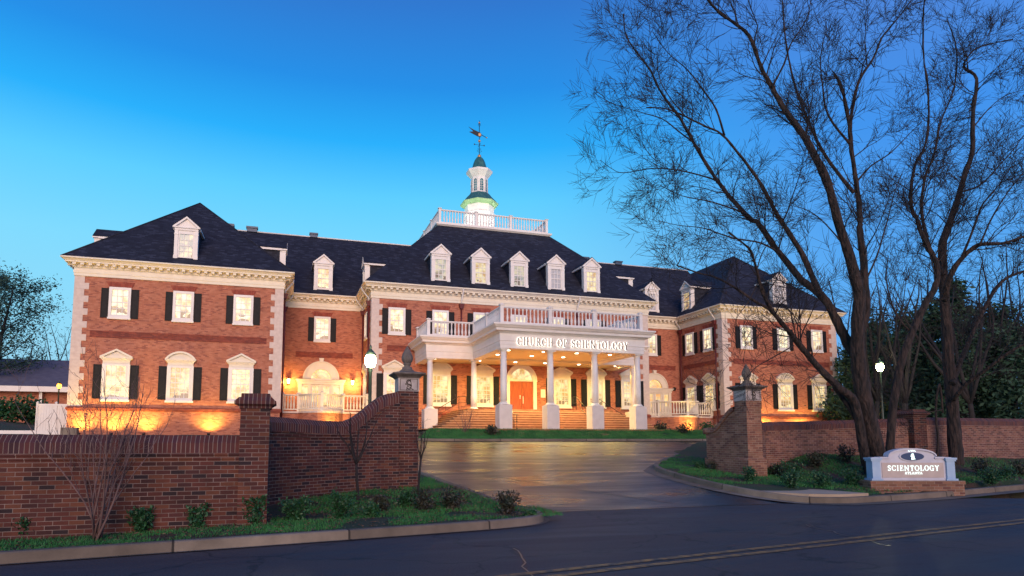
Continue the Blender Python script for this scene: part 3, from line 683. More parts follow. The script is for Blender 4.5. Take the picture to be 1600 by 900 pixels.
def tpl_upper(w_=1.17, h_=1.88, gx=.86, shut=True, pane='pane_up'):
    f_ = M(); frame(f_, w_, h_, gx, .22, h_-.15); f_.box(-w_/2-.03, w_/2+.03, -.13, 0, -.05, .06); grid(f_, -gx/2, gx/2, .22, h_-.15, 3, 4, -.055, -.03)
    p = M(); p.box(-gx/2, gx/2, -.025, 0, .22, h_-.15)
    T = [('window', f_.mesh('window', MAT['white'])), ('pane', p.mesh('pane', MAT[pane]))]
    if shut:
        for s_ in (-1, 1): T.append(('shutter', shutter_mesh(min(s_*(w_/2+.02), s_*(w_/2+.42)), max(s_*(w_/2+.02), s_*(w_/2+.42)), .02, h_-.08)))
    a = M(); a.extrude([(-w_/2-.02, h_+.01), (w_/2+.02, h_+.01), (w_/2+.18, h_+.33), (-w_/2-.18, h_+.33)], 'y', -.025, .02)
    T.append(('brick_arch', a.mesh('brick_arch', MAT['brick_arch'])))
    return T
def seg_arc(hw, z0, rise, n=14):
    r = (hw*hw+rise*rise)/(2*rise); c = z0+rise-r; a0 = math.asin(min(1, hw/r)); a0 = a0 if rise < hw else math.pi-a0
    return [(r*math.sin(-a0+2*a0*i/n), c+r*math.cos(-a0+2*a0*i/n)) for i in range(n+1)]
def tpl_lower(arched, w_=1.47, h_=2.18, gx=1.02, shut=True, pane='pane'):
    f_ = M(); frame(f_, w_, h_, gx, .24, h_-.12); f_.box(-w_/2-.05, w_/2+.05, -.15, 0, -.05, .07); grid(f_, -gx/2, gx/2, .24, h_-.12, 4, 6, -.055, -.03)
    p = M(); p.box(-gx/2, gx/2, -.025, 0, .24, h_-.12)
    T = [('window', f_.mesh('window', MAT['white'])), ('pane', p.mesh('pane', MAT[pane]))]
    hd_ = M(); w2 = w_/2-.02
    hd_.box(-w2, w2, -.09, 0, h_, h_+.20); hd_.box(-w2-.04, w2+.04, -.12, 0, h_+.20, h_+.27); hd_.box(-w2-.10, w2+.10, -.17, 0, h_+.27, h_+.33); hd_.box(-w2-.15, w2+.15, -.21, 0, h_+.33, h_+.40)
    W2 = w2+.15; z = h_+.40
    if not arched:
        hd_.extrude([(-W2+.12, z), (W2-.12, z), (0, z+.36)], 'y', -.10, 0)
        for s_ in (-1, 1):
            hd_.extrude([(s_*W2, z), (s_*W2, z+.05), (0, z+.50), (0, z+.38), (s_*(W2-.16), z)][::s_], 'y', -.22, 0)
    else:
        o_ = seg_arc(W2, z, .48); i_ = seg_arc(W2-.14, z, .37)
        hd_.extrude(i_, 'y', -.10, 0)
        for k in range(len(o_)-1): hd_.extrude([o_[k], o_[k+1], i_[k+1], i_[k]], 'y', -.22-.0004*(k % 2), 0)
    T.append(('pediment', hd_.mesh('pediment', MAT['cream'])))
    if shut:
        for s_ in (-1, 1): T.append(('shutter', shutter_mesh(min(s_*(w_/2+.02), s_*(w_/2+.46)), max(s_*(w_/2+.02), s_*(w_/2+.46)), .12, h_-.04)))
    return T
def tpl_dormer(pane):
    bw, he, rise, gx = 1.34, 1.98, .66, .76; hw = bw/2
    f_ = M()
    for s_ in (-1, 1):
        x = sorted((s_*hw, s_*(hw-.20))); f_.box(x[0], x[1], -.08, .3, -.05, he-.12); x = sorted((s_*(hw+.02), s_*(hw-.22))); f_.box(x[0], x[1], -.11, .02, -.06, .24); f_.box(x[0], x[1], -.10, .02, he-.42, he-.34)
    f_.box(-hw+.20, hw-.20, -.04, .3, 0, .18); f_.box(-hw+.20, hw-.20, -.04, .3, 1.62, he-.12)
    f_.box(-hw, hw, -.10, .3, he-.13, he); f_.box(-hw-.07, hw+.07, -.16, .3, he, he+.07)
    f_.box(-hw+.20, -gx/2, -.03, .2, .18, 1.62); f_.box(gx/2, hw-.20, -.03, .2, .18, 1.62); grid(f_, -gx/2, gx/2, .18, 1.62, 3, 4, -.0, .03)
    f_.extrude([(-hw, he+.07), (hw, he+.07), (0, he+.07+rise-.1)], 'y', -.05, .3)
    for s_ in (-1, 1): f_.extrude([(s_*(hw+.11), he+.0), (s_*(hw+.11), he+.08), (0, he+.74), (0, he+.62), (s_*(hw-.05), he+.07)][::s_], 'y', -.18, .2)
    p = M(); p.box(-gx/2, gx/2, .035, .06, .18, 1.62)
    cheeks = []
    for s_ in (-1, 1):
        ch = M(); x = sorted((s_*(hw-.01), s_*(hw-.06))); ch.box(x[0], x[1], .2, 2.4, -.3, he); cheeks.append(('cheek', ch.mesh('cheek', MAT['roof'])))
        ch = M(); x = sorted((s_*(hw-.02), s_*(hw+.13))); ch.box(x[0], x[1], .2, 2.15, he-.04, he+.09); cheeks.append(('eave', ch.mesh('eave', MAT['white'])))
    rf = M(); L = 3.0
    for s_ in (-1, 1): rf.extrude([(s_*(hw+.10), he+.085), (0, he+.745), (0, he+.80), (s_*(hw+.14), he+.12)][::s_], 'y', -.16, L)
    return [('dormer', f_.mesh('dormer', MAT['white'])), ('pane', p.mesh('pane', MAT[pane])), ('dormer_roof', rf.mesh('dormer_roof', MAT['roof']))]+cheeks
TU, TUn = tpl_upper(), tpl_upper(shut=False)
TL, TA = tpl_lower(False), tpl_lower(True)
TD, TDd, TDb = tpl_dormer('pane'), tpl_dormer('pane_dim'), tpl_dormer('pane_blind')
HW = math.pi/2
# wings
cxs = [-9.71, -6.24, -2.79]
for cx in cxs: place(TU, CH, (cx, Y1, 8.69))
for cx, T in zip(cxs, (TL, TA, TL)): place(T, CH, (cx, Y1, 3.78))
rxs = [35.08, 38.68, 42.12]
for cx in rxs: place(TU, CH, (cx, Y1, 8.75))
for cx, T in zip(rxs, (TL, TA, TL)): place(T, CH, (cx, Y1, 3.85))
# recesses
place(TU, CH, (2.34, Y2, 8.69)); place(TU, CH, (30.0, Y2, 8.75))
# right wing's inner side wall (faces -x): outward is -x, rz = -90 deg
for y in (46.2, 43.75):
    place(TU, CH, (XR0, y, 8.72), -HW); place(TL, CH, (XR0, y, 3.85), -HW)
for y in (45.6,): place(TU, CH, (XC0, y, 8.7), -HW); place(TL, CH, (XC0, y, 3.85), -HW)
# centre block
for cx in (7.05, 10.12, 13.1, 19.0, 22.0, 24.95): place(TU, CH, (cx, Y3, 8.66))
place(TUn, CH, (16.0, Y3, 8.66))
for cx, T in ((6.92, TL), (10.14, TA), (13.25, TL), (19.28, TL), (22.08, TA), (24.92, TL)): place(T, CH, (cx, Y3, 3.84))
# dormers
for cx, T in ((10.1, TDd), (13.05, TD), (16.0, TDd), (18.92, TDb), (21.85, TD)): place(T, CH, (cx, 42.75, 12.55))
place(TDd, CH, (-6.24, 41.98, 12.55)); place(TDb, CH, (38.5, 41.98, 12.55)); place(TD, CH, (2.33, 47.72, 12.55)); place(TDb, CH, (30.15, 47.72, 12.55))
place(TD, CH, (-12.15, 46.3, 12.55), -HW); place(TD, CH, (-.45, 45.6, 12.55), HW)
place(TDd, CH, (5.35, 47.5, 12.55), -HW); place(TD, CH, (26.6, 45.6, 12.55), HW); place(TD, CH, (32.9, 46.55, 12.55), -HW)
# ---- recess entrances with arch, sidelights and paired doors
def entrance(cx, y, z0):
    f_ = M(); hw = 1.62
    for x0, x1 in ((-hw, -hw+.26), (-.92, -.72), (-.05, .05), (.72, .92), (hw-.26, hw)): f_.box(x0, x1, -.14, 0, 0, 2.05)
    f_.box(-hw+.26, -.92, -.09, 0, 0, .9); f_.box(.92, hw-.26, -.09, 0, 0, .9); f_.box(-hw+.26, -.92, -.09, 0, 1.9, 2.05); f_.box(.92, hw-.26, -.09, 0, 1.9, 2.05)
    f_.box(-hw-.04, hw+.04, -.18, 0, 2.05, 2.22); f_.box(-hw-.1, hw+.1, -.24, 0, 2.22, 2.34); f_.box(-hw-.16, hw+.16, -.30, 0, 2.34, 2.42)
    zc = 2.46; n = 28
    def ring(r0, r1, y0, y1):
        for k in range(n):
            a, b = math.pi*k/n, math.pi*(k+1)/n
            f_.extrude([(r0*math.cos(a), zc+r0*math.sin(a)), (r1*math.cos(a), zc+r1*math.sin(a)), (r1*math.cos(b), zc+r1*math.sin(b)), (r0*math.cos(b), zc+r0*math.sin(b))], 'y', y0-.0003*(k % 2), y1)
    ring(.78, 1.22, -.16, 0); ring(1.22, 1.30, -.22, 0); ring(.72, .78, -.19, 0); ring(.50, .53, -.07, -.04); ring(.24, .27, -.07, -.04)
    f_.extrude([(-.11, zc+1.18), (.11, zc+1.18), (.17, zc+1.52), (-.17, zc+1.52)], 'y', -.26, 0)
    for k in range(1, 8):
        a = math.pi*k/8; dx, dz = math.cos(a), math.sin(a); px_, pz = -dz*.014, dx*.014
        f_.extrude([(dx*.1-px_, zc+dz*.1-pz), (dx*.75-px_, zc+dz*.75-pz), (dx*.75+px_, zc+dz*.75+pz), (dx*.1+px_, zc+dz*.1+pz)], 'y', -.068, -.04)
    f_.box(-.78, .78, -.10, 0, 2.42, 2.48)
    dr = M()
    for s_ in (-1, 1):
        X0, X1 = sorted((s_*.05, s_*.72))
        dr.box(X0, X0+.12, -.07, 0, 0, 2.05); dr.box(X1-.12, X1, -.07, 0, 0, 2.05); dr.box(X0+.12, X1-.12, -.07, 0, 0, .45); dr.box(X0+.12, X1-.12, -.07, 0, 1.93, 2.05)
        grid(dr, X0+.12, X1-.12, .45, 1.93, 3, 5, -.055, -.03, .025, False)
    g_ = M(); g_.box(-.70, .70, -.02, 0, .1, 2.0); g_.box(-hw+.27, -.93, -.02, 0, .9, 1.9); g_.box(.93, hw-.27, -.02, 0, .9, 1.9)
    fl = M(); fl.extrude([(.75*math.cos(math.pi*k/20), zc+.75*math.sin(math.pi*k/20)) for k in range(21)], 'y', -.02, 0)
    o = place([('entrance', f_.mesh('entrance', MAT['cream'])), ('door', dr.mesh('door', MAT['cream'])), ('glass', g_.mesh('glass', MAT['pane_door'])), ('fanlight', fl.mesh('fanlight', MAT['pane_door']))], CH, (cx, y, z0))
    return o
entrance(2.34, Y2, 3.48); entrance(30.2, Y2, 3.48)
# ---- main door
def main_door():
    cx, y, z0 = 16.12, Y3, 3.47
    f_ = M(); n = 30; zc = 2.30
    for s_ in (-1, 1):
        X0, X1 = sorted((s_*.90, s_*1.16)); f_.box(X0, X1, -.16, 0, 0, 2.26); X0, X1 = sorted((s_*.87, s_*1.19)); f_.box(X0, X1, -.19, 0, 0, .14); f_.box(X0, X1, -.20, 0, 2.20, 2.30)
    f_.box(-.9, .9, -.12, 0, 2.22, 2.36)
    for k in range(n):
        a, b = math.pi*k/n, math.pi*(k+1)/n
        for r0, r1, yy in ((.88, 1.10, -.14), (1.10, 1.18, -.20), (.84, .88, -.17)):
            f_.extrude([(r0*math.cos(a), zc+r0*math.sin(a)), (r1*math.cos(a), zc+r1*math.sin(a)), (r1*math.cos(b), zc+r1*math.sin(b)), (r0*math.cos(b), zc+r0*math.sin(b))], 'y', yy-.0003*(k % 2), 0)
    f_.extrude([(-.10, zc+1.08), (.10, zc+1.08), (.16, zc+1.40), (-.16, zc+1.40)], 'y', -.26, 0)
    for k in range(1, 6):
        a = math.pi*k/6; dx, dz = math.cos(a), math.sin(a); f_.extrude([(dx*.1+dz*.013, zc+dz*.1-dx*.013), (dx*.86+dz*.013, zc+dz*.86-dx*.013), (dx*.86-dz*.013, zc+dz*.86+dx*.013), (dx*.1-dz*.013, zc+dz*.1+dx*.013)], 'y', -.06, -.03)
    fl = M(); fl.extrude([(.86*math.cos(math.pi*k/20), zc+.86*math.sin(math.pi*k/20)) for k in range(21)], 'y', -.02, 0)
    fr = place([('door_surround', f_.mesh('door_surround', MAT['white'])), ('fanlight', fl.mesh('fanlight', MAT['pane']))], CH, (cx, y, z0))
    for s_ in (-1, 1):
        d_ = M(); X0, X1 = sorted((s_*.008, s_*.90)); d_.box(X0, X1, -.05, 0, 0, 2.22)
        for (a, b) in ((.12, .85), (.97, 2.08)):
            d_.box(X0+.13, X1-.13, -.066, -.05, a, b); d_.box(X0+.19, X1-.19, -.078, -.066, a+.07, b-.07)
        do = place([('door', d_.mesh('door', MAT['wood']))], CH, (cx, y, z0))
        h_ = M(); h_.box(s_*.10-.022, s_*.10+.022, -.10, -.05, .95, 1.22) if s_ < 0 else h_.box(.13-.02, .13+.02, -.11, -.05, .62, 1.15)
        hm = bpy.data.objects.new('handle', h_.mesh('handle', MAT['white'])); COL.objects.link(hm); hm.parent = do
main_door()
m = M(); m.box(17.65, 18.0, Y3-.04, Y3, 4.55, 5.15); m.build('wall_plaque', MAT['white'], CH)
m = M(); m.lathe([(.001, 0), (.16, 0), (.17, .03), (.13, .05), (.001, .05)], (0, 0), 16); me = m.mesh('wall_vent', MAT['metal_dark'])
o = inst(me, 'wall_vent', CH, (32.2, Y2-.05, 5.9)); o.rotation_euler = (HW, 0, 0)
# ---- steps up to the porch floor
FZ = 3.47; GZ = 2.06
MAT['nosing'] = noisy('step_nosing', (.50, .27, .14), (.56, .32, .17), 4, .7)
m = M(); m.box(10.9, 21.2, 38.6, Y3-.01, GZ-.1, FZ); m.build('porch_floor', MAT['step'], CH)
for k in range(8):
    z1 = FZ-(k+1)*(FZ-GZ)/9; e = .30*(k+1)
    m = M(); m.box(10.9-e, 21.2+e, 38.6-e, Y3-.012, GZ-.1, z1); so_ = m.build('step', MAT['step'], CH); m = M(); m.box(10.86-e, 21.24+e, 38.56-e, Y3-.011, z1-.04, z1+.004); m.build('nosing', MAT['nosing'], so_)
m = M(); m.box(7.4, 24.3, 38.2, Y3-.02, GZ-.1, GZ+.12); m.box(10.4, 21.6, 33.1, 36.4, GZ-.1, GZ+.03); m.build('plinth_course', MAT['step'], CH)
def handrail(pts, posts):
    m = M(); m.tube(pts, .022, 8); low = [(a, b, c-.42) for a, b, c in pts[:]]; m.tube(low, .016, 6)
    for (x, y, z0, z1) in posts: m.tube([(x, y, z0), (x, y, z1)], .02, 6)
    a, b = Vector(pts[1]), Vector(pts[2]); n = 5
    for i in range(1, n): q = a.lerp(b, i/n); m.tube([q, q-Vector((0, 0, .42))], .011, 5)
    m.build('handrail', MAT['metal_dark'], CH)
zs = FZ+.9
handrail([(11.4, 40.6, zs), (10.9, 40.6, zs), (8.6, 40.6, GZ+.95), (8.1, 40.6, GZ+.95), (8.1, 40.6, GZ+.5)], [(10.9, 40.6, FZ, zs), (8.6, 40.6, GZ+.1, GZ+.95), (11.4, 40.6, zs-.42, zs)])
handrail([(20.7, 40.6, zs), (21.2, 40.6, zs), (23.5, 40.6, GZ+.95), (24.0, 40.6, GZ+.95), (24.0, 40.6, GZ+.5)], [(21.2, 40.6, FZ, zs), (23.5, 40.6, GZ+.1, GZ+.95), (20.7, 40.6, zs-.42, zs)])
for x in (13.2, 18.45):
    handrail([(x, 39.1, zs), (x, 38.6, zs), (x, 36.3, GZ+.95), (x, 35.8, GZ+.95), (x, 35.8, GZ+.5)], [(x, 38.6, FZ, zs), (x, 36.3, GZ, GZ+.95), (x, 39.1, FZ, zs)])
# ---- columns
ZS = 6.68
def column(x, y, pw, ph):
    m = M(); r = .195; z = GZ+ph
    m.lathe([(r, z+.16), (r*1.01, z+.9), (r*.97, z+1.8), (r*.86, ZS-.18)], (x, y), 24); co_ = m.build('column', MAT['white'], CH)
    p = M(); p.box(x-pw/2, x+pw/2, y-pw/2, y+pw/2, GZ-.06, z); p.box(x-pw/2+.02, x+pw/2-.02, y-pw/2+.02, y+pw/2-.02, z, z+.012); p.build('pedestal', MAT['stone_pale'], co_)
    b = M(); b.lathe([(.29, z+.03), (.30, z+.06), (.29, z+.10), (.24, z+.115), (.25, z+.13), (.245, z+.15), (.20, z+.18)], (x, y), 24)
    for sx in (-1, 1):
        for sy in (-1, 1): b.box(x+sx*.24-.05, x+sx*.24+.05, y+sy*.24-.05, y+sy*.24+.05, z+.012, z+.035)
    b.box(x-.30, x+.30, y-.30, y+.30, z+.034, z+.05); b.build('base_moulding', MAT['white'], co_)
    c = M(); c.lathe([(.17, ZS-.20), (.19, ZS-.19), (.18, ZS-.16), (.18, ZS-.12), (.24, ZS-.08)], (x, y), 24); c.box(x-.26, x+.26, y-.26, y+.26, ZS-.08, ZS); c.build('capital', MAT['white'], co_)
MAT['stone_pale'] = noisy('painted_pedestal', (.66, .57, .54), (.72, .63, .60), 3, .75, .1, 50)
for x in (11.75, 14.63, 17.48, 20.35): column(x, 34.0, .76, 1.40)
for x in (8.68, 11.6, 20.4, 23.3): column(x, 39.5, .86, 1.36)
# ---- portico entablature and roof deck
EX0, EX1, EY = 11.45, 20.65, 33.68; LX0, LX1, LY = 8.38, 23.62, 39.16
port = [(LX0, Y3), (LX0, LY), (EX0, LY), (EX0, EY), (EX1, EY), (EX1, LY), (LX1, LY), (LX1, Y3)]
m = M(); sweep(m, port, [(-.62, ZS), (0, ZS), (0, ZS+.20), (.025, ZS+.20), (.025, ZS+.40), (.05, ZS+.42), (.05, ZS+.84), (.10, ZS+.88), (.14, ZS+.94), (.34, ZS+.97), (.36, ZS+1.10), (.42, ZS+1.14), (.50, ZS+1.24), (.54, ZS+1.27), (.54, ZS+1.36), (-.62, ZS+1.37)])
sweep(m, port, [(-.62, ZS+1.0), (-.62, ZS)])
ent = m.build('entablature', MAT['white'], CH)
m = M(); m.box(LX0-.3, LX1+.3, LY-.3, Y3-.02, ZS+1.30, ZS+1.355); m.box(EX0-.3, EX1+.3, EY-.3, LY-.301, ZS+1.30, ZS+1.354); m.build('porch_roof', MAT['white'], ent)
MAT['ceiling'] = noisy('cream_ceiling_boards', (.68, .55, .38), (.72, .60, .42), 2, .6)
m = M(); m.box(EX0+.55, EX1-.55, EY+.55, LY-.0, ZS+.16, ZS+.22); m.box(LX0+.55, LX1-.55, LY+.001, Y3-.015, ZS+.158, ZS+.22); m.box(LX0+.56, LX1-.56, LY+.56, LY+.60, ZS+.05, ZS+.157)
ceil = m.build('porch_ceiling', MAT['ceiling'], CH)
m = M(); m.box(EX0+.1, EX1-.1, LY+.02, LY+.36, ZS+.02, ZS+.6); m.build('ceiling_beam', MAT['ceiling'], ceil)
# ---- balustrades
def balprof(h): return [(.05, 0), (.055, .03*h), (.036, .07*h), (.062, .20*h), (.068, .32*h), (.045, .50*h), (.034, .66*h), (.040, .86*h), (.055, .92*h), (.055, h)]
def balustrade(path, z, h, posts, mat_='white', step=.235, name='balustrade', pw=.10, cap=.05):
    m = M(); pr = [(-.06, z+.10), (.06, z+.10), (.06, z+.17), (-.06, z+.17), (-.06, z+.10)]; sweep(m, path, pr)
    pr = [(-.05, z+h-.10), (.05, z+h-.10), (.085, z+h-.055), (.085, z+h), (-.085, z+h), (-.085, z+h-.055), (-.05, z+h-.10)]; sweep(m, path, pr)
    tot = 0
    for a, b in zip(path[:-1], path[1:]):
        A, B = Vector(a), Vector(b); L = (B-A).length; k = max(1, round(L/step))
        for i in range(k):
            q = A.lerp(B, (i+.5)/k)
            if all((q-Vector(p)).length > pw+.05 for p in posts):
                m.lathe([(r, z+.17+zz) for r, zz in balprof(h-.27)], (q.x, q.y), 8)
    o = m.build(name, MAT[mat_], CH)
    for (x, y) in posts:
        p = M(); p.box(x-pw, x+pw, y-pw, y+pw, z, z+h+.04); p.frustum(x, y, pw+cap, pw+cap, z+h+.04, pw+cap, pw+cap, z+h+.09); p.frustum(x, y, pw+cap-.02, pw+cap-.02, z+h+.09, .03, .03, z+h+.15); p.build('post', MAT[mat_], o)
    return o
bz = ZS+1.37
balustrade([(EX0+.12, LY+.0), (EX0+.12, EY+.12)], bz, 1.06, [(EX0+.12, 36.5)]); balustrade([(EX1-.12, LY), (EX1-.12, EY+.12)], bz, 1.06, [(EX1-.12, 36.5)])
balustrade([(EX0+.12, EY+.12), (EX1-.12, EY+.12)], bz, 1.06, [(EX0+.12, EY+.12), (14.55, EY+.12), (17.4, EY+.12), (EX1-.12, EY+.12)])
for s_, a, b in ((1, LX0+.12, EX0+.12), (1, EX1-.12, LX1-.12)): balustrade([(a, LY+.12), (b, LY+.12)], bz, 1.06, [(a, LY+.12), (b, LY+.12)])
for x in (LX0+.12, LX1-.12): balustrade([(x, Y3-.1), (x, LY+.12)], bz, 1.06, [(x, Y3-.2)])
# roof deck balustrade
q = PZ+.10; d1, d2 = PY0+.1, PY1-.1
balustrade([(PX0+.1, d1), (PX1-.1, d1)], q, 1.2, [(PX0+.1, d1), (14.4, d1), (17.4, d1), (PX1-.1, d1)]); balustrade([(PX0+.1, d2), (PX0+.1, d1)], q, 1.2, [(PX0+.1, d2), (PX0+.1, 54.3), (PX0+.1, 51.4)])
balustrade([(PX1-.1, d2), (PX1-.1, d1)], q, 1.2, [(PX1-.1, d2), (PX1-.1, 54.3), (PX1-.1, 51.4)]); balustrade([(PX0+.1, d2), (PX1-.1, d2)], q, 1.2, [(14.4, d2), (17.4, d2)])
# terraces in front of the recess entrances
def terrace(x0, x1, flip):
    y = 43.5; a, b = (x0+1.15, x1-1.75) if not flip else (x0+1.2, x1-1.5)
    arc = [(a+(b-a)*i/10, y-1.25*math.sin(math.pi*i/10)**.7) for i in range(11)]
    pth = [(x0, y)]+arc+[(x1-.06, y)]
    t = M(); t.extrude([(x0+.01, Y2-.01)]+[(x0+.01, y-.0)]+[(p[0], p[1]-.12) for p in arc]+[(x1-.01, y)]+[(x1-.01, Y2-.01)], 'z', G0, 3.24)
    to = t.build('terrace', MAT['brick'], CH)
    s_ = M(); s_.extrude([(x0+.012, Y2-.012)]+[(x0+.012, y-.1)]+[(p[0], p[1]-.22) for p in arc]+[(x1-.012, y-.1)]+[(x1-.012, Y2-.012)], 'z', 3.24, 3.36); s_.build('terrace_slab', MAT['stone'], to)
    balustrade(pth, 3.36, 1.12, [(x0+.1, y), (a, y), arc[5], (b, y), (x1-.12, y)], 'cream', .2)
terrace(XL1, XC0, False); terrace(XC1, XR0, True)
# ---- downspouts
def downspout(x, y, dx, dy, zf=2.1):
    """(dx,dy) points away from the wall"""
    m = M(); m.tube([(x+dx*.62, y+dy*.62, 12.02), (x+dx*.60, y+dy*.60, 11.85), (x+dx*.12, y+dy*.12, 11.25), (x+dx*.12, y+dy*.12, 11.05)], .05, 8); o = m.build('downspout', MAT['white'], CH)
    h_ = M(); h_.frustum(x+dx*.12, y+dy*.12, .10, .10, 10.72, .19, .17, 11.06); h_.tube([(x+dx*.10, y+dy*.10, 10.8), (x+dx*.10, y+dy*.10, zf)], .055, 8); h_.build('red_downpipe', MAT['red_pipe'], o)
downspout(XL1, 43.0, 1, 0); downspout(XL1, 47.3, 1, 0); downspout(XC0, 47.2, -1, 0); downspout(XC0, 43.6, -1, 0); downspout(11.62, Y3, 0, -1, 8.1); downspout(20.6, Y3, 0, -1, 8.1); downspout(XR0, 47.45, -1, 0); downspout(XR0, 42.75, -1, 0)
# ---- cupola
cxx, cyy = 16.0, 52.8
def octo(m, prof, n=8): m.lathe(prof, (cxx, cyy), n, R(22.5), smooth=False)
m = M(); k8 = 1/math.cos(R(22.5))
octo(m, [(1.28*k8, PZ+.09), (1.28*k8, 21.3), (1.32*k8, 21.32), (1.32*k8, 21.5), (1.22*k8, 21.52), (1.22*k8, 22.2)]); cup = m.build('cupola', MAT['white'], CH)
MAT['ledge_lit_green'] = noisy('cupola_ledge_lit_green', (.30, .46, .22), (.36, .52, .27), 2, .5)  # yellow-green light reflected on the ledge is put into its base colour
m = M(); octo(m, [(1.22*k8, 22.2), (1.52*k8, 22.3), (1.60*k8, 22.42), (1.60*k8, 22.5), (1.2, 22.52)]); m.build('cupola_cornice', MAT['ledge_lit_green'], cup)
m = M(); octo(m, [(1.55*k8, 22.50), (1.34*k8, 22.78), (1.04*k8, 23.12), (.86*k8, 23.38)]); m.build('skirt_roof', MAT['copper'], cup)
m = M(); octo(m, [(.78*k8, 23.3), (.78*k8, 23.48), (.71*k8, 23.50), (.71*k8, 24.85), (.78*k8, 24.95), (1.06*k8, 25.3), (1.10*k8, 25.35), (1.10*k8, 25.52), (.7, 25.54)]); lan = m.build('lantern_stage', MAT['white'], cup)
MAT['cup_glass'] = noisy('cupola_glass', (.02, .11, .14), (.05, .20, .22), 4, .2)
for k in range(8):
    a = R(45*k); ca, sa = math.cos(a), math.sin(a)
    def T_(u, z, o_): return (cxx+ca*(.71+o_)-sa*u, cyy+sa*(.71+o_)+ca*u, z)
    m = M(); arc = [(-.15, 23.55), (.15, 23.55)]+[(.15*math.cos(R(t_)), 24.5+.15*math.sin(R(t_))) for t_ in range(0, 181, 20)]
    m.poly([T_(u, z, .012) for u, z in arc]); m.build('arched_pane', MAT['cup_glass'], cup)
    m = M(); o_ = [(.21, 23.5)]+[(.21*math.cos(R(t_)), 24.5+.21*math.sin(R(t_))) for t_ in range(0, 181, 20)]+[(-.21, 23.5)]; i_ = [(.15, 23.5)]+[(.15*math.cos(R(t_)), 24.5+.15*math.sin(R(t_))) for t_ in range(0, 181, 20)]+[(-.15, 23.5)]
    for q1 in range(len(o_)-1): m.poly([T_(*o_[q1], .04), T_(*o_[q1+1], .04), T_(*i_[q1+1], .04), T_(*i_[q1], .04)]); m.poly([T_(*i_[q1], .04), T_(*i_[q1+1], .04), T_(*i_[q1+1], .0), T_(*i_[q1], .0)])
    for zz in (23.75, 23.97, 24.19, 24.41): m.poly([T_(-.15, zz-.012, .02), T_(.15, zz-.012, .02), T_(.15, zz+.012, .02), T_(-.15, zz+.012, .02)])
    m.poly([T_(-.012, 23.5, .021), T_(.012, 23.5, .021), T_(.012, 24.6, .021), T_(-.012, 24.6, .021)])
    m.build('arch_casing', MAT['white'], cup)
m = M(); octo(m, [(.86*k8, 25.52), (.68*k8, 25.72), (.57*k8, 26.02), (.49*k8, 26.35), (.38*k8, 26.64), (.26*k8, 26.82), (.08, 26.88)]); m.build('bell_roof', MAT['copper'], cup)
def ball(m, x, y, z, r): m.lathe([(r*math.sin(math.pi*i/10)+.0005, z-r*math.cos(math.pi*i/10)) for i in range(11)], (x, y), 14)
# weather vane: swallow-tailed banner, direction arms, scrolls and gilded balls
m = M(); m.tube([(cxx, cyy, 26.8), (cxx, cyy, 30.35)], .03, 6)
for dz, L in ((28.05, .42),):
    for dx, dy in ((1, 0), (0, 1)): m.tube([(cxx-dx*L, cyy-dy*L, dz), (cxx+dx*L, cyy+dy*L, dz)], .016, 5)
for (zz, L) in ((27.45, .22), (27.65, .15), (29.9, .13), (30.0, .09)):
    for s_ in (-1, 1): m.tube([(cxx, cyy, zz-.1), (cxx+s_*L, cyy, zz), (cxx+s_*L*.9, cyy, zz+.10), (cxx+s_*L*.4, cyy, zz+.05)], .013, 4)
for s_, c_ in ((-1, 'a'), (1, 'b')): m.box(cxx+s_*.46-.05, cxx+s_*.46+.05, cyy-.01, cyy+.01, 28.0, 28.12)
vane = m.build('weather_vane', MAT['metal_dark'], CH)
m = M(); bx = [(-1.0, 29.62), (-.55, 29.42), (.10, 29.22), (.22, 29.00), (.12, 28.80), (-.2, 28.86), (-.95, 29.16), (-.55, 29.26)]
m.extrude([(cxx+a, b) for a, b in bx], 'y', cyy-.02, cyy+.02); m.tube([(cxx+.2, cyy, 29.05), (cxx+.48, cyy, 28.92), (cxx+.68, cyy, 28.85)], .03, 5); m.build('banner', MAT['metal_dark'], vane)
m = M(); 
for (x, z, r) in ((cxx, 26.98, .17), (cxx, 28.42, .12), (cxx, 30.15, .08), (cxx+.70, 28.84, .065)): ball(m, x, cyy, z, r)
m.extrude([(cxx+.02+.13*math.cos(R(t_)), 29.02+.15*math.sin(R(t_))) for t_ in range(0, 360, 24)], 'y', cyy-.03, cyy+.03)
m.build('gilded_ball', MAT['gold'], vane)

# ================================================================== lettering
def arcpts(cx, cz, rx, rz, a0, a1, n=14): return [(cx+rx*math.cos(R(a0+(a1-a0)*i/n)), cz+rz*math.sin(R(a0+(a1-a0)*i/n))) for i in range(n+1)]
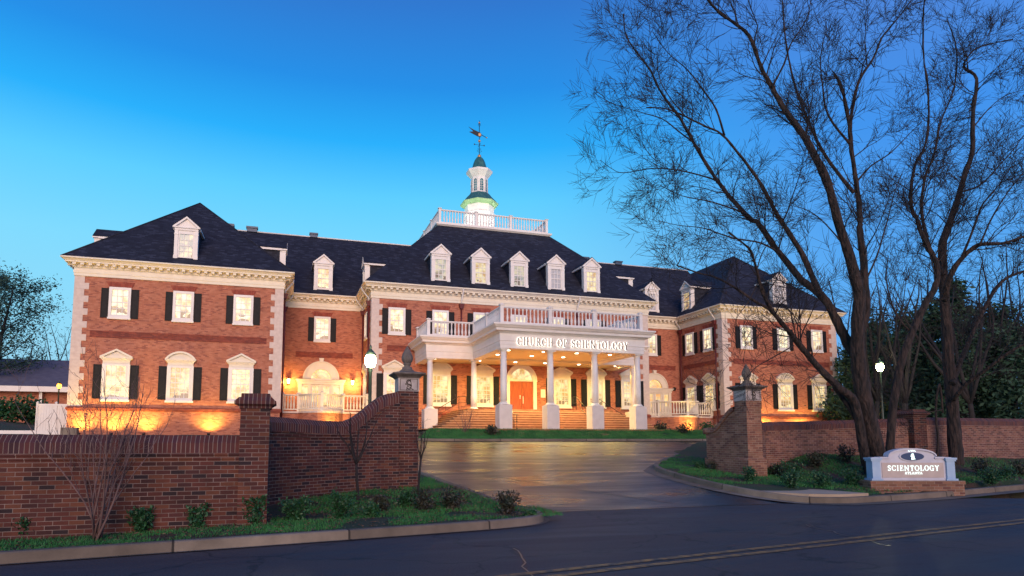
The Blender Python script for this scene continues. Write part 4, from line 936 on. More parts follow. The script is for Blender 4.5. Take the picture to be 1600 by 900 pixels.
# glyph: (advance, [(points, thick?)]) on a unit-high em; thick strokes and serifs of a roman capital
K, T2 = .125, .05
def serif(x, z, w_=.26): return ([(x-w_/2, z), (x+w_/2, z)], T2)
GL = {
 'C': (.80, [(arcpts(.42, .5, .34, .46, 55, 305, 18), 'r'), ([(.66, .66), (.68, .95)], T2), ([(.66, .30), (.68, .08)], T2)]),
 'G': (.86, [(arcpts(.42, .5, .34, .46, 55, 315, 18), 'r'), ([(.66, .66), (.68, .95)], T2), ([(.68, .06), (.68, .44)], K), serif(.66, .44, .30)]),
 'O': (.86, [(arcpts(.42, .5, .34, .46, 0, 360, 26), 'r')]),
 'S': (.66, [(arcpts(.31, .73, .20, .22, 45, 215, 10), T2+.04), ([(.13, .62), (.31, .52), (.49, .40)], K), (arcpts(.31, .27, .21, .22, 35, -145, 10), T2+.04), ([(.50, .72), (.51, .97)], T2), ([(.10, .03), (.11, .28)], T2)]),
 'H': (.90, [([(.2, 0), (.2, 1)], K), ([(.68, 0), (.68, 1)], K), ([(.2, .51), (.68, .51)], T2), serif(.2, .03), serif(.2, .97), serif(.68, .03), serif(.68, .97)]),
 'U': (.86, [([(.19, 1), (.19, .32)], K), (arcpts(.42, .32, .23, .29, 180, 360, 12), T2+.03), ([(.65, .32), (.65, 1)], T2+.01), serif(.19, .97), serif(.65, .97, .22)]),
 'R': (.84, [([(.2, 0), (.2, 1)], K), (arcpts(.30, .75, .27, .22, 90, -90, 12), 'r'), ([(.2, .97), (.3, .97)], T2), ([(.2, .53), (.3, .53)], T2), ([(.40, .52), (.70, .02)], K), serif(.2, .03), serif(.76, .03, .16)]),
 'F': (.68, [([(.2, 0), (.2, 1)], K), ([(.1, .97), (.60, .97)], T2), ([(.2, .53), (.46, .53)], T2), ([(.60, .97), (.60, .74)], T2), ([(.46, .64), (.46, .42)], T2), serif(.2, .03)]),
 'I': (.42, [([(.2, 0), (.2, 1)], K), serif(.2, .03), serif(.2, .97)]),
 'E': (.74, [([(.2, 0), (.2, 1)], K), ([(.1, .97), (.60, .97)], T2), ([(.2, .53), (.46, .53)], T2), ([(.1, .03), (.64, .03)], T2), ([(.60, .97), (.60, .76)], T2), ([(.46, .64), (.46, .42)], T2), ([(.64, .03), (.64, .25)], T2)]),
 'N': (.98, [([(.16, 0), (.16, 1)], .085), ([(.16, .95), (.76, .05)], .10), ([(.76, 0), (.76, 1)], .085), serif(.16, .03, .20), serif(.76, .97, .20)]),
 'T': (.76, [([(.38, 0), (.38, 1)], K), ([(.06, .97), (.70, .97)], T2), ([(.06, .97), (.06, .73)], T2), ([(.70, .97), (.70, .73)], T2), serif(.38, .03)]),
 'L': (.70, [([(.2, 0), (.2, 1)], K), ([(.1, .03), (.62, .03)], T2), ([(.62, .03), (.62, .28)], T2), serif(.2, .97)]),
 'Y': (.82, [([(.14, .98), (.41, .46)], K), ([(.68, .98), (.41, .46)], T2), ([(.41, .48), (.41, 0)], K), serif(.14, .97, .24), serif(.68, .97, .2), serif(.41, .03)]),
 'A': (.84, [([(.38, .98), (.14, .02)], T2), ([(.38, .98), (.64, .02)], K), ([(.22, .34), (.56, .34)], T2), serif(.14, .03, .2), serif(.66, .03, .24)]),
 ' ': (.42, []),
 '5': (.62, [([(.16, .97), (.48, .97)], K*.8), ([(.17, .97), (.15, .56)], T2+.02), (arcpts(.28, .33, .22, .28, 130, -140, 12), K*.8)]),
 '3': (.62, [(arcpts(.28, .74, .18, .23, 150, -80, 10), K*.8), (arcpts(.28, .28, .21, .25, 80, -150, 10), K*.8)]),
 '9': (.62, [(arcpts(.29, .68, .19, .27, 0, 360, 16), K*.8), ([(.48, .68), (.46, .35), (.34, .05), (.18, .04)], K*.8)]),
}
def lettering(text, h, place_, depth, grow=0, gap=.06, thin=1.0, width=None):
    """strokes extruded along the outward normal; place_(x, z, y) gives world points"""
    m = M(); x = 0; adv = []
    for ch_ in text: adv.append(x); x += GL[ch_][0]+gap
    tot = x-gap; sx = (width/(tot*h)) if width else 1
    kk = 0
    for ch_, x0 in zip(text, adv):
        for pts, th in GL[ch_][1]:
            for a, b in zip(pts[:-1], pts[1:]):
                A, B = Vector(a), Vector(b); d_ = B-A
                if d_.length < 1e-6: continue
                d_.normalize(); n_ = Vector((-d_.y, d_.x))
                t_ = (T2+(K-T2)*abs(d_.y)**1.5) if th == 'r' else th
                t_ = t_*thin+grow*2; e = .5*(T2)*.6+grow; n_ = n_*t_/2; A2, B2 = A-d_*e, B+d_*e
                kk += 1; dd = depth+.0005*(kk % 5)
                q = [A2-n_, B2-n_, B2+n_, A2+n_]
                P0 = [place_((p.x+x0)*h*sx, p.y*h, 0) for p in q]; P1 = [place_((p.x+x0)*h*sx, p.y*h, dd) for p in q]
                m.poly(P1); 
                for i in range(4): j = (i+1) % 4; m.poly([P0[i], P0[j], P1[j], P1[i]])
    return m
TX0, TXW, TZ = 12.42, 7.12, 6.86
fy = EY-.051
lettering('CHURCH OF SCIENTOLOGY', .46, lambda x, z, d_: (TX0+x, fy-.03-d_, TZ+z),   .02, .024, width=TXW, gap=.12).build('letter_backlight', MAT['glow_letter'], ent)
lettering('CHURCH OF SCIENTOLOGY', .46, lambda x, z, d_: (TX0+x, fy-.07-d_, TZ+z), .05, -.004, width=TXW, gap=.12).build('lettering', MAT['face_letter'], ent)
al = bpy.data.lights.new('letter_halo', 'AREA'); al.shape = 'RECTANGLE'; al.size = 7.2; al.size_y = .5; al.energy = 5; al.color = (1, .97, .9)
ao = bpy.data.objects.new('letter_halo', al); COL.objects.link(ao); ao.location = (TX0+TXW/2, fy-.55, TZ+.2); ao.rotation_euler = (R(-90), 0, 0); ao.parent = CH; ao.location = Vector(ao.location)-W[CH.name]

# ================================================================== the monument sign
SG = thing('monument_sign', 'arched lilac-grey sign with navy oval on low brick base by the kerb', 'sign', (16.16, 13.16, .12), R(-17.3)); SG.scale = (1.03, 1.03, 1.03)
def sg(name, m, mt, par=SG): o = m.build(name, mt, par, local=True); return o
m = M(); m.box(-1.20, 1.20, -.24, .28, -.3, .27); m.box(-1.22, 1.22, -.26, .30, .20, .285); sg('brick_base', m, MAT['pier_brick'])
hw, zb, ze, zt = 1.03, .285, .885, 1.10
def outline_sign(ins=0, n=16):
    hw2 = hw-ins; a = [(-hw2, zb+ins), (hw2, zb+ins), (hw2, ze-ins), (.62-ins*.6, ze-ins)]
    a += [(.62*math.cos(t_)*(1-ins), ze+.02+(zt-ze-.02-ins)*math.sin(t_)**.85) for t_ in [math.pi*i/n*.98+.03 for i in range(n+1)]]
    a += [(-.62+ins*.6, ze-ins), (-hw2, ze-ins)]; return a
m = M(); m.extrude(outline_sign(0), 'y', -.08, .10); body = sg('sign_body', m, MAT['sign_frame'])
for s_ in (-1, 1):
    m = M(); X = sorted((s_*.86, s_*1.07)); m.box(X[0], X[1], -.13, .14, zb, ze-.06); X = sorted((s_*.82, s_*1.12)); m.box(X[0], X[1], -.16, .17, zb, zb+.05); m.box(X[0], X[1], -.16, .17, ze-.06, ze-.01); X = sorted((s_*.84, s_*1.10)); m.box(X[0], X[1], -.145, .15, ze-.10, ze-.061)
    m.build('side_pillar', MAT['sign_side'], SG, local=True)
m = M(); m.box(-1.0, 1.0, -.12, .12, zb-.001, zb+.045); 
oo = outline_sign(-.02)[4:-2]; ii = outline_sign(.025)[4:-2]
for k in range(min(len(oo), len(ii))-1): m.extrude([oo[k], oo[k+1], ii[k+1], ii[k]], 'y', -.12-.0005*(k % 2), .11)
m.box(-.86, -.58, -.115, .1, ze-.035, ze+.01); m.box(.58, .86, -.115, .1, ze-.035, ze+.01)
m.build('moulding', MAT['sign_frame'], SG, local=True)
m = M(); m.box(-.80, .80, -.095, -.078, .36, .745); pn = sg('sign_panel', m, MAT['sign_panel'])
m = M(); m.extrude([(.34*math.cos(R(t_)), .905+.128*math.sin(R(t_))) for t_ in range(0, 360, 10)], 'y', -.105, -.079); ov = m.build('oval_rim', MAT['sign_frame'], SG, local=True)
m = M(); m.extrude([(.30*math.cos(R(t_)), .905+.102*math.sin(R(t_))) for t_ in range(0, 360, 10)], 'y', -.115, -.1); ov = m.build('navy_oval', MAT['sign_navy'], SG, local=True)
m = M(); emblem(m, 0, .91, .165, -.116, .006, .12); m.build('emblem', MAT['sign_letter'], ov, local=True)
W[ov.name] = Vector((0, 0, 0))
lettering('SCIENTOLOGY', .14, lambda x, z, d_: (-.66+x, -.096-d_, .535+z), .012, .0, width=1.34, gap=.12).build('lettering', MAT['sign_letter'], pn, local=True)
lettering('ATLANTA', .062, lambda x, z, d_: (-.22+x, -.096-d_, .445+z), .012, .006, width=.46).build('small_lettering', MAT['sign_letter'], pn, local=True)
lettering('5395', .052, lambda x, z, d_: (-.095+x, -.082-d_, .1+.925+z), .012, .006, width=.20).build('number', MAT['sign_letter'], body, local=True)

# ================================================================== lamps
def light(name, kind, loc, energy, col, parent=None, radius=.05, rot=None, spot=None, blend=.6, size=None):
    l = bpy.data.lights.new(name, kind); l.energy = energy; l.color = col
    if kind != 'AREA': l.shadow_soft_size = radius
    else: l.size = size or .3
    if kind == 'SPOT': l.spot_size = R(spot); l.spot_blend = blend
    o = bpy.data.objects.new(name, l); COL.objects.link(o); o.location = loc
    if rot is not None: o.rotation_euler = rot
    if parent is not None: o.parent = parent; o.location = Vector(loc)-W[parent.name]
    return o
def aim(o, d_): o.rotation_euler = (-Vector(d_)).to_track_quat('Z', 'Y').to_euler()
# uplights along the wings
def uplight(x, y, energy, label, dirv=(0, .34, 1)):
    z = H(x, y)
    t = thing('uplight', label, 'ground light', (x, y, z), 0, 'ground uplights washing the brick base')
    m = M(); m.lathe([(.05, z-.05), (.05, z+.05), (.09, z+.07), (.10, z+.16), (.085, z+.165), (.085, z+.14)], (x, y), 12); m.build('housing', MAT['metal_dark'], t)
    m = M(); m.lathe([(.001, z+.150), (.08, z+.151), (.08, z+.155), (.001, z+.156)], (x, y), 12); m.build('lens', MAT['upl'], t)
    l = light('uplight_beam', 'SPOT', (x, y, z+.19), energy, (1, .66, .12), t, .06, spot=140, blend=.9); aim(l, dirv)
names = [(-11.3, 'leftmost ground uplight at the corner of the left wing'), (-9.65, 'ground uplight under the left arched-row window of the left wing, behind bare twigs'), (-7.96, 'ground uplight between the left and middle windows of the left wing'), (-4.45, 'brightest ground uplight below the left wing, beside the dark brick pier')]
for x, lb in names: uplight(x, 41.35, 520, lb)
for x, lb in ((36.3, 'ground uplight at the left end of the right wing base'), (39.9, 'ground uplight in the middle of the right wing base'), (43.3, 'ground uplight at the right corner of the right wing')): uplight(x, 41.35, 900, lb)
for x, lb in ((3.0, 'ground uplight under the left curved terrace balustrade'), (29.6, 'ground uplight under the right curved terrace balustrade, in the flowering shrub')): uplight(x, 41.6, 350, lb, (0, .6, 1))
# wall lanterns by the left entrance
for x in (.06, 4.60):
    y, z = Y2, 5.55
    m = M(); m.box(x-.06, x+.06, y-.04, y, z-.1, z+.3); m.tube([(x, y-.03, z+.05), (x, y-.14, z-.06), (x, y-.24, z-.02)], .018, 6); wl = m.build('wall_lantern', MAT['metal_dark'], CH)
    m = M(); m.lathe([(.07, z), (.11, z+.30)], (x, y-.24), 6, smooth=False); m.build('lantern_glass', MAT['sconce'], wl)
    m = M(); m.lathe([(.13, z+.305), (.13, z+.32), (.04, z+.42), (.02, z+.47)], (x, y-.24), 6, smooth=False); m.lathe([(.05, z-.03), (.075, z-.002)], (x, y-.24), 6, smooth=False); m.build('lantern_cap', MAT['metal_dark'], wl)
    light('lantern_light', 'POINT', (x, y-.52, z+.05), 170, (1, .66, .16), CH, .06)
# ceiling downlights in the portico
for x in (12.6, 14.9, 17.1, 19.4):
    for y in (35.6, 37.6):
        z = ZS+.16
        m = M(); m.lathe([(.001, z-.012), (.11, z-.012), (.11, z-.004), (.001, z-.004)], (x, y), 16); m.build('downlight', MAT['disc'], CH)
        light('downlight_beam', 'SPOT', (x, y, z-.05), 700, (1, .78, .34), CH, .08, (0, 0, 0), 150, .8)
for x in (9.3, 12.4, 15.0, 17.2, 19.8, 22.7):
    y, z = 40.9, ZS+.16
    m = M(); m.lathe([(.001, z-.016), (.11, z-.016), (.11, z-.006), (.001, z-.006)], (x, y), 16); m.build('downlight', MAT['disc'], CH)
    light('downlight_beam', 'SPOT', (x, y, z-.05), 560, (1, .70, .14), CH, .08, (0, 0, 0), 160, .8)
# cupola floodlights on the roof deck
for dx, dy in ((-2.6, -2.9), (2.6, -2.9), (-2.8, 2.2), (2.8, 2.2)):
    x, y, z = cxx+dx, cyy+dy, PZ+.12
    m = M(); m.box(x-.12, x+.12, y-.10, y+.10, z, z+.16); fl_ = m.build('floodlight', MAT['metal_dark'], CH)
    l = light('floodlight_beam', 'SPOT', (x, y, z+.28), 420, (.86, 1, .80), CH, .1, None, 95, .7); aim(l, (-dx, -dy, 4.6))
# lamp posts
def lamp_post(label, x, y, z0, zl, glass, energy, col, s_=1.0):
    t = thing('street_lamp', label, 'street lamp', (x, y, z0), 0, 'lamp posts in the grounds')
    m = M(); m.lathe([(.16*s_, z0-.1), (.16*s_, z0+.12), (.12*s_, z0+.18), (.10*s_, z0+.5), (.065*s_, z0+.6), (.055*s_, zl-.38*s_), (.08*s_, zl-.34*s_), (.06*s_, zl-.28*s_), (.12*s_, zl-.22*s_)], (x, y), 14); m.build('post', MAT['lamp_green'], t)
    m = M(); m.lathe([(.11*s_, zl-.215*s_), (.19*s_, zl-.05*s_), (.20*s_, zl+.06*s_), (.15*s_, zl+.19*s_)], (x, y), 14); m.build('lantern_glass', glass, t)
    m = M(); m.lathe([(.17*s_, zl+.195*s_), (.20*s_, zl+.21*s_), (.12*s_, zl+.33*s_), (.05*s_, zl+.40*s_), (.03*s_, zl+.44*s_), (.045*s_, zl+.48*s_), (.015*s_, zl+.56*s_)], (x, y), 14)
    for k in range(4): a = R(45+90*k); m.tube([(x+.12*s_*math.cos(a), y+.12*s_*math.sin(a), zl-.22*s_), (x+.215*s_*math.cos(a), y+.215*s_*math.sin(a), zl+.0*s_), (x+.18*s_*math.cos(a), y+.18*s_*math.sin(a), zl+.21*s_)], .012*s_, 4)
    m.build('lantern_cap', MAT['lamp_green'], t)
    light('lamp_light', 'POINT', (x-.1, y-.5, zl), energy, col, t, .12)
lamp_post('tall lamp post with blazing lantern left of the central block, behind the brick gate pier', 3.1, 25.0, H(3.1, 25), 4.58, MAT['lamp'], 220, (1, .82, .5), 1.15)
lamp_post('lamp post with yellow-green glare beyond the right wall, between the bare tree trunks', 35.7, 30.7, H(35.7, 30.7), 6.05, MAT['lamp_cool'], 300, (1, .95, .55), 1.1)
lamp_post('small orange lamp post at the far left by the neighbouring building', -18.0, 60, H(-18, 60), 5.9, MAT['lamp_small'], 120, (1, .45, .08), .9)
lamp_post('tiny orange lamp glowing far behind the right wall', 47.0, 41.3, H(47, 41.3), 3.75, MAT['lamp_small'], 60, (1, .45, .08), .8)

# ================================================================== neighbours at the edges
def house_low():
    t = thing('neighbour_building', 'low brick neighbouring building with slate roof and white fascia at the far left', 'building', (-36, 72, 3))
    m = M(); m.box(-60, -12, 70, 84, 2, 6.15); m.build('wall', MAT['brick'], t)
    m = M(); roof_quad(m, [(-61, 69, 6.5), (-11, 69, 6.5), (-15, 77, 9.9), (-56, 77, 9.9)]); roof_quad(m, [(-11, 69, 6.5), (-11, 85, 6.5), (-15, 77, 9.9)]); roof_quad(m, [(-11, 85, 6.5), (-61, 85, 6.5), (-56, 77, 9.9), (-15, 77, 9.9)]); m.build('roof', MAT['roof_far'], t)
    m = M(); m.box(-61, -11, 68.9, 69.1, 6.0, 6.5); m.box(-61, -11, 69.1, 85, 6.0, 6.1); m.build('fascia', MAT['white'], t)
    for x in (-27.5, -22.3, -33): 
        m = M(); m.box(x-.12, x+.12, 69.4, 69.6, 2.5, 6.0); m.build('column', MAT['white'], t)
MAT['roof_far'] = noisy('grey_neighbour_shingles', (.09, .08, .12), (.12, .11, .15), 2, .8)
house_low()
t = thing('white_fence', 'white solid vinyl fence panel beside the left wing corner', 'fence', (-13.3, 43, 2))
for k in range(2):
    x0 = -14.05+k*.95
    m = M(); m.box(x0+.06, x0+.90, 43.38, 43.42, 1.7, 3.6)
    for i in range(6): xx = x0+.06+.84*i/6; m.box(xx+.004, xx+.136, 43.365, 43.379, 1.85, 3.48)
    m.box(x0+.06, x0+.90, 43.35, 43.45, 3.5, 3.62); m.build('panel', MAT['white'], t)
for k in range(3):
    x0 = -14.05+k*.95; m = M(); m.box(x0-.06, x0+.06, 43.34, 43.46, 1.6, 3.68); m.frustum(x0, 43.4, .08, .08, 3.68, .02, .02, 3.76); m.build('post', MAT['white'], t)
t = thing('low_rail', 'pale low parking rail behind the left boundary wall', 'rail', (-14, 36, 1.7))
m = M(); m.box(-16.5, -10.6, 36, 36.15, 1.78, 1.95); m.build('rail', MAT['white'], t)
m = M(); m.box(-10.6, -9.9, 35.9, 36.3, 1.5, 2.1); m.build('end_block', MAT['concrete'], t)
def far_house():
    t = thing('far_house', 'dim house with pale shuttered window in the dark trees at the right edge', 'house', (70, 50, 3))
    MAT['dim_wall'] = noisy('dark_clapboard', (.035, .035, .04), (.05, .05, .055), 2, .9)
    m = M(); m.box(62, 78, 52, 60, 2.5, 6.6); m.build('wall', MAT['dim_wall'], t)
    m = M(); m.extrude([(61.4, 6.6), (78.6, 6.6), (70, 10)], 'y', 51.5, 60.5); m.build('roof', MAT['roof_far'], t)
    w_ = M(); w_.box(65.9, 67.1, 51.9, 52.02, 3.6, 5.4); wo = w_.build('window', MAT['black'], t)
    for x in (65.55, 67.1): m = M(); m.box(x, x+.40, 51.86, 52.0, 3.5, 5.5); m.build('shutter', MAT['white'], wo)
far_house()

# ================================================================== trees and shrubs
def perp(d_, rg):
    a = Vector((rg.gauss(0, 1), rg.gauss(0, 1), rg.gauss(0, 1))); a = a-d_*a.dot(d_)
    return a.normalized() if a.length > 1e-4 else Vector((1, 0, 0))
def grow(rg, base, dirv, L, r, nseg=5, wig=.18, up=.10):
    pts = [base.copy()]; d_ = dirv.normalized(); s_ = L/nseg
    for i in range(nseg):
        d_ = (d_+Vector((rg.gauss(0, wig), rg.gauss(0, wig), rg.gauss(0, wig)+up))).normalized(); pts.append(pts[-1]+d_*s_)
    rad = [max(.0022, r*(1-.85*i/nseg)) for i in range(nseg+1)]
    return pts, rad
def along(pts, t):
    n = len(pts)-1; k = min(n-1, int(t*n)); f_ = t*n-k; return pts[k].lerp(pts[k+1], f_), (pts[k+1]-pts[k]).normalized(), k, f_
def plen(p): return sum((p[i+1]-p[i]).length for i in range(len(p)-1))
def dense(pts, rad, n=3):
    P, Q = [], []
    for i in range(len(pts)-1):
        a = pts[max(i-1, 0)]; b = pts[i]; c = pts[i+1]; d_ = pts[min(i+2, len(pts)-1)]
        for k in range(n):
            t = k/n; P.append(.5*((2*b)+(-a+c)*t+(2*a-5*b+4*c-d_)*t*t+(-a+3*b-3*c+d_)*t**3)); Q.append(rad[i]*(1-t)+rad[i+1]*t)
    P.append(pts[-1]); Q.append(rad[-1]); return P, Q
def twigs(rg, limbs, m1, m2, per1=1.7, L1=2.0, per2=3.2, L2=.85, per3=6, L3=.42, tmin=.25, up=.10, spread=.8, jz=1.0, r3=.0030):
    """three orders of branches grown from the limbs; orders 1 in m1, 2 and 3 in m2"""
    for pts, rad in limbs:
        n = int(plen(pts)*per1*(1-tmin)+.5)
        for _ in range(n):
            t = tmin+(1-tmin)*rg.random(); b, d_, k, f_ = along(pts, t); r = rad[k]*(1-f_)+rad[k+1]*f_
            dd = (d_*.8+perp(d_, rg)*spread+Vector((0, 0, .15)))
            p1, r1 = grow(rg, b, dd, L1*rg.uniform(.5, 1.25)*(1.2-.72*t), min(r*.5, .022), 6, .17, up)
            m1.tube(p1, r1, 4, False)
            for _2 in range(int(plen(p1)*per2+.5)):
                t2 = rg.uniform(.15, 1); b2, d2, k2, f2 = along(p1, t2)
                p2, r2 = grow(rg, b2, d2*.9+perp(d2, rg)*spread*.9, L2*rg.uniform(.5, 1.3)*(1.1-.4*t2), min(r1[k2]*.6, .008), 4, .16, up)
                m2.tube(p2, r2, 3, False)
                for _3 in range(int(plen(p2)*per3+.5)):
                    t3 = rg.uniform(.15, 1); b3, d3, k3, f3 = along(p2, t3)
                    p3, _r = grow(rg, b3, d3*.9+perp(d3, rg)*spread*.8, L3*rg.uniform(.5, 1.3), .004, 2, .12, up*.5)
                    m2.tube(p3, [r3*1.25, r3, r3*.6], 3, False)
def trace(pix, D, r0, r1, dD=0, bow=0):
    n = len(pix); pts = []; rad = []
    for i, (x, y) in enumerate(pix):
        u = i/max(1, n-1); pts.append(at(x, y, D+dD*u+bow*math.sin(math.pi*u))); rad.append((r1+(r0-r1)*(1-u)**1.35)*.66)
    return dense(pts, rad, 4)
def rough_tube(m, pts, rad, rg, n=10):
    b0 = len(m.v); m.tube(pts, rad, n)
    for i in range(b0, len(m.v)):
        x, y, z = m.v[i]; a = .035*min(1, rad[0]/.15)*.5; m.v[i] = (x+rg.gauss(0, a)*.6, y+rg.gauss(0, a)*.6, z+rg.gauss(0, a)*.3)
def add_flare(pts, rad, k=1.5):
    rad = rad[:]; 
    for i in range(min(5, len(rad))): rad[i] *= 1+(k-1)*(1-i/5)
    return pts, rad

def big_tree(name, label, base, stems, seed, kw, loc):
    rg = random.Random(seed)
    t = thing(name, label, 'tree', loc, 0, 'large bare trees on the right lawn')
    tr = M(); limbs = []
    for (pix, D, r0, r1, dD, bow, own) in stems:
        p, r = trace(pix, D, r0, r1, dD, bow); rough_tube(tr, p, r, rg, 14 if r0 > .1 else 8)
        if own: limbs.append((p, r))
    m1, m2 = M(), M(); twigs(rg, limbs, m1, m2, **kw)
    tr.build('trunk', MAT['bark'], t); m1.build('branches', MAT['twig'], t); m2.build('crown', MAT['twig'], t)
    return t
D1 = 19.6
# (pixels, distance, radius at foot, radius at tip, change in distance, bow, bears branches)
T1 = [
 ([(1385, 762), (1372, 712), (1353, 640), (1345, 593), (1341, 560), (1340, 509), (1343, 466), (1336, 433), (1324, 390), (1307, 337), (1294, 289), (1276, 250), (1255, 210), (1228, 175), (1206, 136), (1189, 105), (1171, 57), (1145, 35), (1119, 15), (1101, -8)], D1, .40, .035, -1.2, 0, True),
 ([(1345, 600), (1340, 562), (1328, 543), (1311, 509), (1294, 475), (1277, 456), (1252, 437), (1231, 412), (1205, 378), (1184, 348), (1171, 341), (1136, 302), (1110, 267), (1084, 223), (1062, 184), (1036, 149), (1016, 110), (1000, 88), (979, 57), (974, 22)], D1-.05, .24, .022, 1.6, 0, True),
 ([(1281, 460), (1269, 433), (1252, 395), (1231, 361), (1218, 342), (1206, 320), (1184, 280), (1158, 245), (1128, 210), (1101, 197), (1071, 182), (1040, 170), (1010, 168)], D1, .14, .02, -1.5, 0, True),
 ([(1343, 520), (1353, 488), (1351, 445), (1349, 403), (1343, 361), (1344, 342), (1338, 285), (1331, 236), (1327, 197), (1320, 157), (1313, 131), (1303, 116)], D1, .21, .05, .8, 0, True),
 ([(1328, 205), (1331, 175), (1342, 127), (1364, 92), (1377, 61), (1386, 48), (1408, 22), (1430, -8)], D1+.7, .09, .02, .8, 0, True),
 ([(1334, 300), (1324, 289), (1294, 250), (1272, 210), (1250, 157), (1237, 114), (1228, 65), (1224, 20), (1222, -10)], D1+.4, .10, .025, 1.2, 0, True),
 ([(1328, 225), (1294, 180), (1285, 131), (1282, 90), (1290, 50)], D1+.5, .06, .015, 1.0, 0, True),
 ([(1365, 765), (1350, 705), (1336, 630), (1311, 606), (1281, 576), (1256, 547), (1239, 526), (1222, 505), (1205, 484), (1191, 454), (1183, 425), (1178, 407), (1169, 387), (1138, 363)], D1-.15, .22, .03, -1.8, 0, True),
 ([(1205, 484), (1180, 471), (1146, 448), (1117, 433), (1090, 426), (1058, 415)], D1-1.2, .07, .025, -.8, 0, True),
 ([(1058, 415), (1063, 405), (1061, 400)], D1-2, .025, .012, 0, 0, False),
 ([(1360, 762), (1352, 708), (1343, 665), (1320, 627), (1303, 604)], D1-.35, .13, .10, .2, 0, False),
 ([(1120, 285), (1114, 280), (1066, 267), (1022, 263), (974, 270), (955, 263), (938, 250)], D1+.9, .05, .012, .9, 0, True),
 ([(1166, 335), (1150, 328), (1110, 315), (1066, 306), (1031, 289)], D1+.6, .05, .014, -1.5, 0, True),
 ([(1225, 400), (1190, 380), (1145, 372), (1101, 357), (1060, 352), (1030, 345)], D1, .05, .012, -1.6, 0, True),
 ([(1084, 223), (1060, 205), (1035, 186), (1000, 175), (960, 163), (935, 150)], D1+1.0, .04, .012, .8, 0, True),
 ([(1132, 212), (1119, 171), (1101, 144), (1075, 110), (1044, 83), (1020, 50)], D1-1.0, .05, .014, -.6, 0, True),
 ([(1071, 182), (1045, 150), (1030, 120), (1028, 80), (1035, 45)], D1-1.4, .03, .01, .4, 0, True),
 ([(1206, 136), (1225, 100), (1235, 70), (1260, 30), (1268, -5)], D1-1, .05, .015, -1, 0, True),
 ([(1320, 385), (1290, 350), (1265, 330), (1240, 322)], D1-.4, .04, .012, -1, 0, True),
 ([(1352, 440), (1370, 400), (1385, 350), (1398, 300), (1410, 270)], D1+.2, .05, .014, 1.2, 0, True),
 ([(1338, 285), (1360, 260), (1390, 240), (1420, 210), (1440, 190)], D1+.7, .05, .012, -1, 0, True),
 ([(1240, 540), (1205, 560), (1180, 575), (1160, 598), (1140, 615)], D1-1, .03, .01, -1, 0, True),
 ([(1185, 440), (1170, 470), (1150, 500), (1142, 540)], D1-1.4, .025, .008, -.5, 0, True),
 ([(1395, 755), (1391, 703), (1396, 631), (1410, 560), (1425, 521), (1446, 475), (1462, 447), (1464, 416), (1455, 395), (1438, 361), (1434, 345), (1425, 328), (1423, 298), (1430, 258), (1445, 228), (1451, 188), (1449, 131), (1443, 88), (1443, 22), (1446, -8)], D1+.6, .21, .02, 1.6, 0, True),
 ([(1425, 521), (1400, 490), (1385, 440), (1388, 400)], D1+1.0, .05, .02, .6, 0, True),
]
KW1 = dict(per1=2.5, L1=2.3, per2=5.0, L2=1.0, per3=9, L3=.5, tmin=.25, up=.06, spread=.85, r3=.0050)
big_tree('bare_tree', 'big multi-stemmed bare tree with fanning twigs beside the lilac sign', None, T1, 11, KW1, (17.8, 14.2, .5))
D2 = 22.6
T2_ = [
 ([(1496, 730), (1492, 690), (1487, 620), (1482, 560), (1478, 500), (1475, 450), (1472, 391), (1478, 363), (1491, 328), (1508, 271), (1519, 236), (1520, 175), (1526, 123), (1506, 105), (1517, 83), (1535, 72), (1583, 61)], D2, .36, .02, 1.5, 0, True),
 ([(1476, 470), (1480, 446), (1493, 416), (1522, 386), (1545, 381), (1569, 380), (1600, 370), (1640, 366)], D2, .17, .05, -1.8, 0, True),
 ([(1488, 600), (1495, 580), (1510, 543), (1535, 488), (1564, 441), (1600, 424), (1640, 415)], D2, .15, .06, 1.6, 0, True),
 ([(1489, 625), (1510, 600), (1543, 576), (1580, 548), (1640, 520)], D2-.1, .12, .05, -2, 0, True),
 ([(1474, 430), (1466, 415), (1452, 385), (1440, 330), (1445, 280), (1460, 240), (1470, 190), (1490, 140), (1495, 80), (1480, 30)], D2+.2, .12, .02, 1.5, 0, True),
 ([(1500, 300), (1530, 290), (1560, 260), (1590, 225), (1620, 180)], D2+1, .06, .015, 1, 0, True),
 ([(1530, 385), (1550, 340), (1575, 300), (1600, 270), (1630, 250)], D2-1, .05, .015, 1, 0, True),
 ([(1500, 410), (1520, 360), (1535, 320), (1560, 290), (1580, 260)], D2-.6, .07, .02, -1, 0, True),
 ([(1473, 645), (1468, 600), (1462, 640), (1466, 690), (1462, 727)][::-1], D2-.2, .07, .05, .2, 0, False),
 ([(1520, 200), (1545, 170), (1570, 150), (1600, 140)], D2+1.2, .04, .012, .6, 0, True),
 ([(1473, 640), (1440, 645), (1410, 640), (1395, 632)], D2-.2, .03, .012, -.7, 0, True),
]
KW2 = dict(per1=3.0, L1=2.1, per2=5.0, L2=1.05, per3=9, L3=.5, tmin=.25, up=.05, spread=.9, r3=.0052)
big_tree('bare_tree', 'bare single-trunked tree with wide limbs at the right, in front of the boundary wall', None, T2_, 12, KW2, (23.6, 16.9, .9))

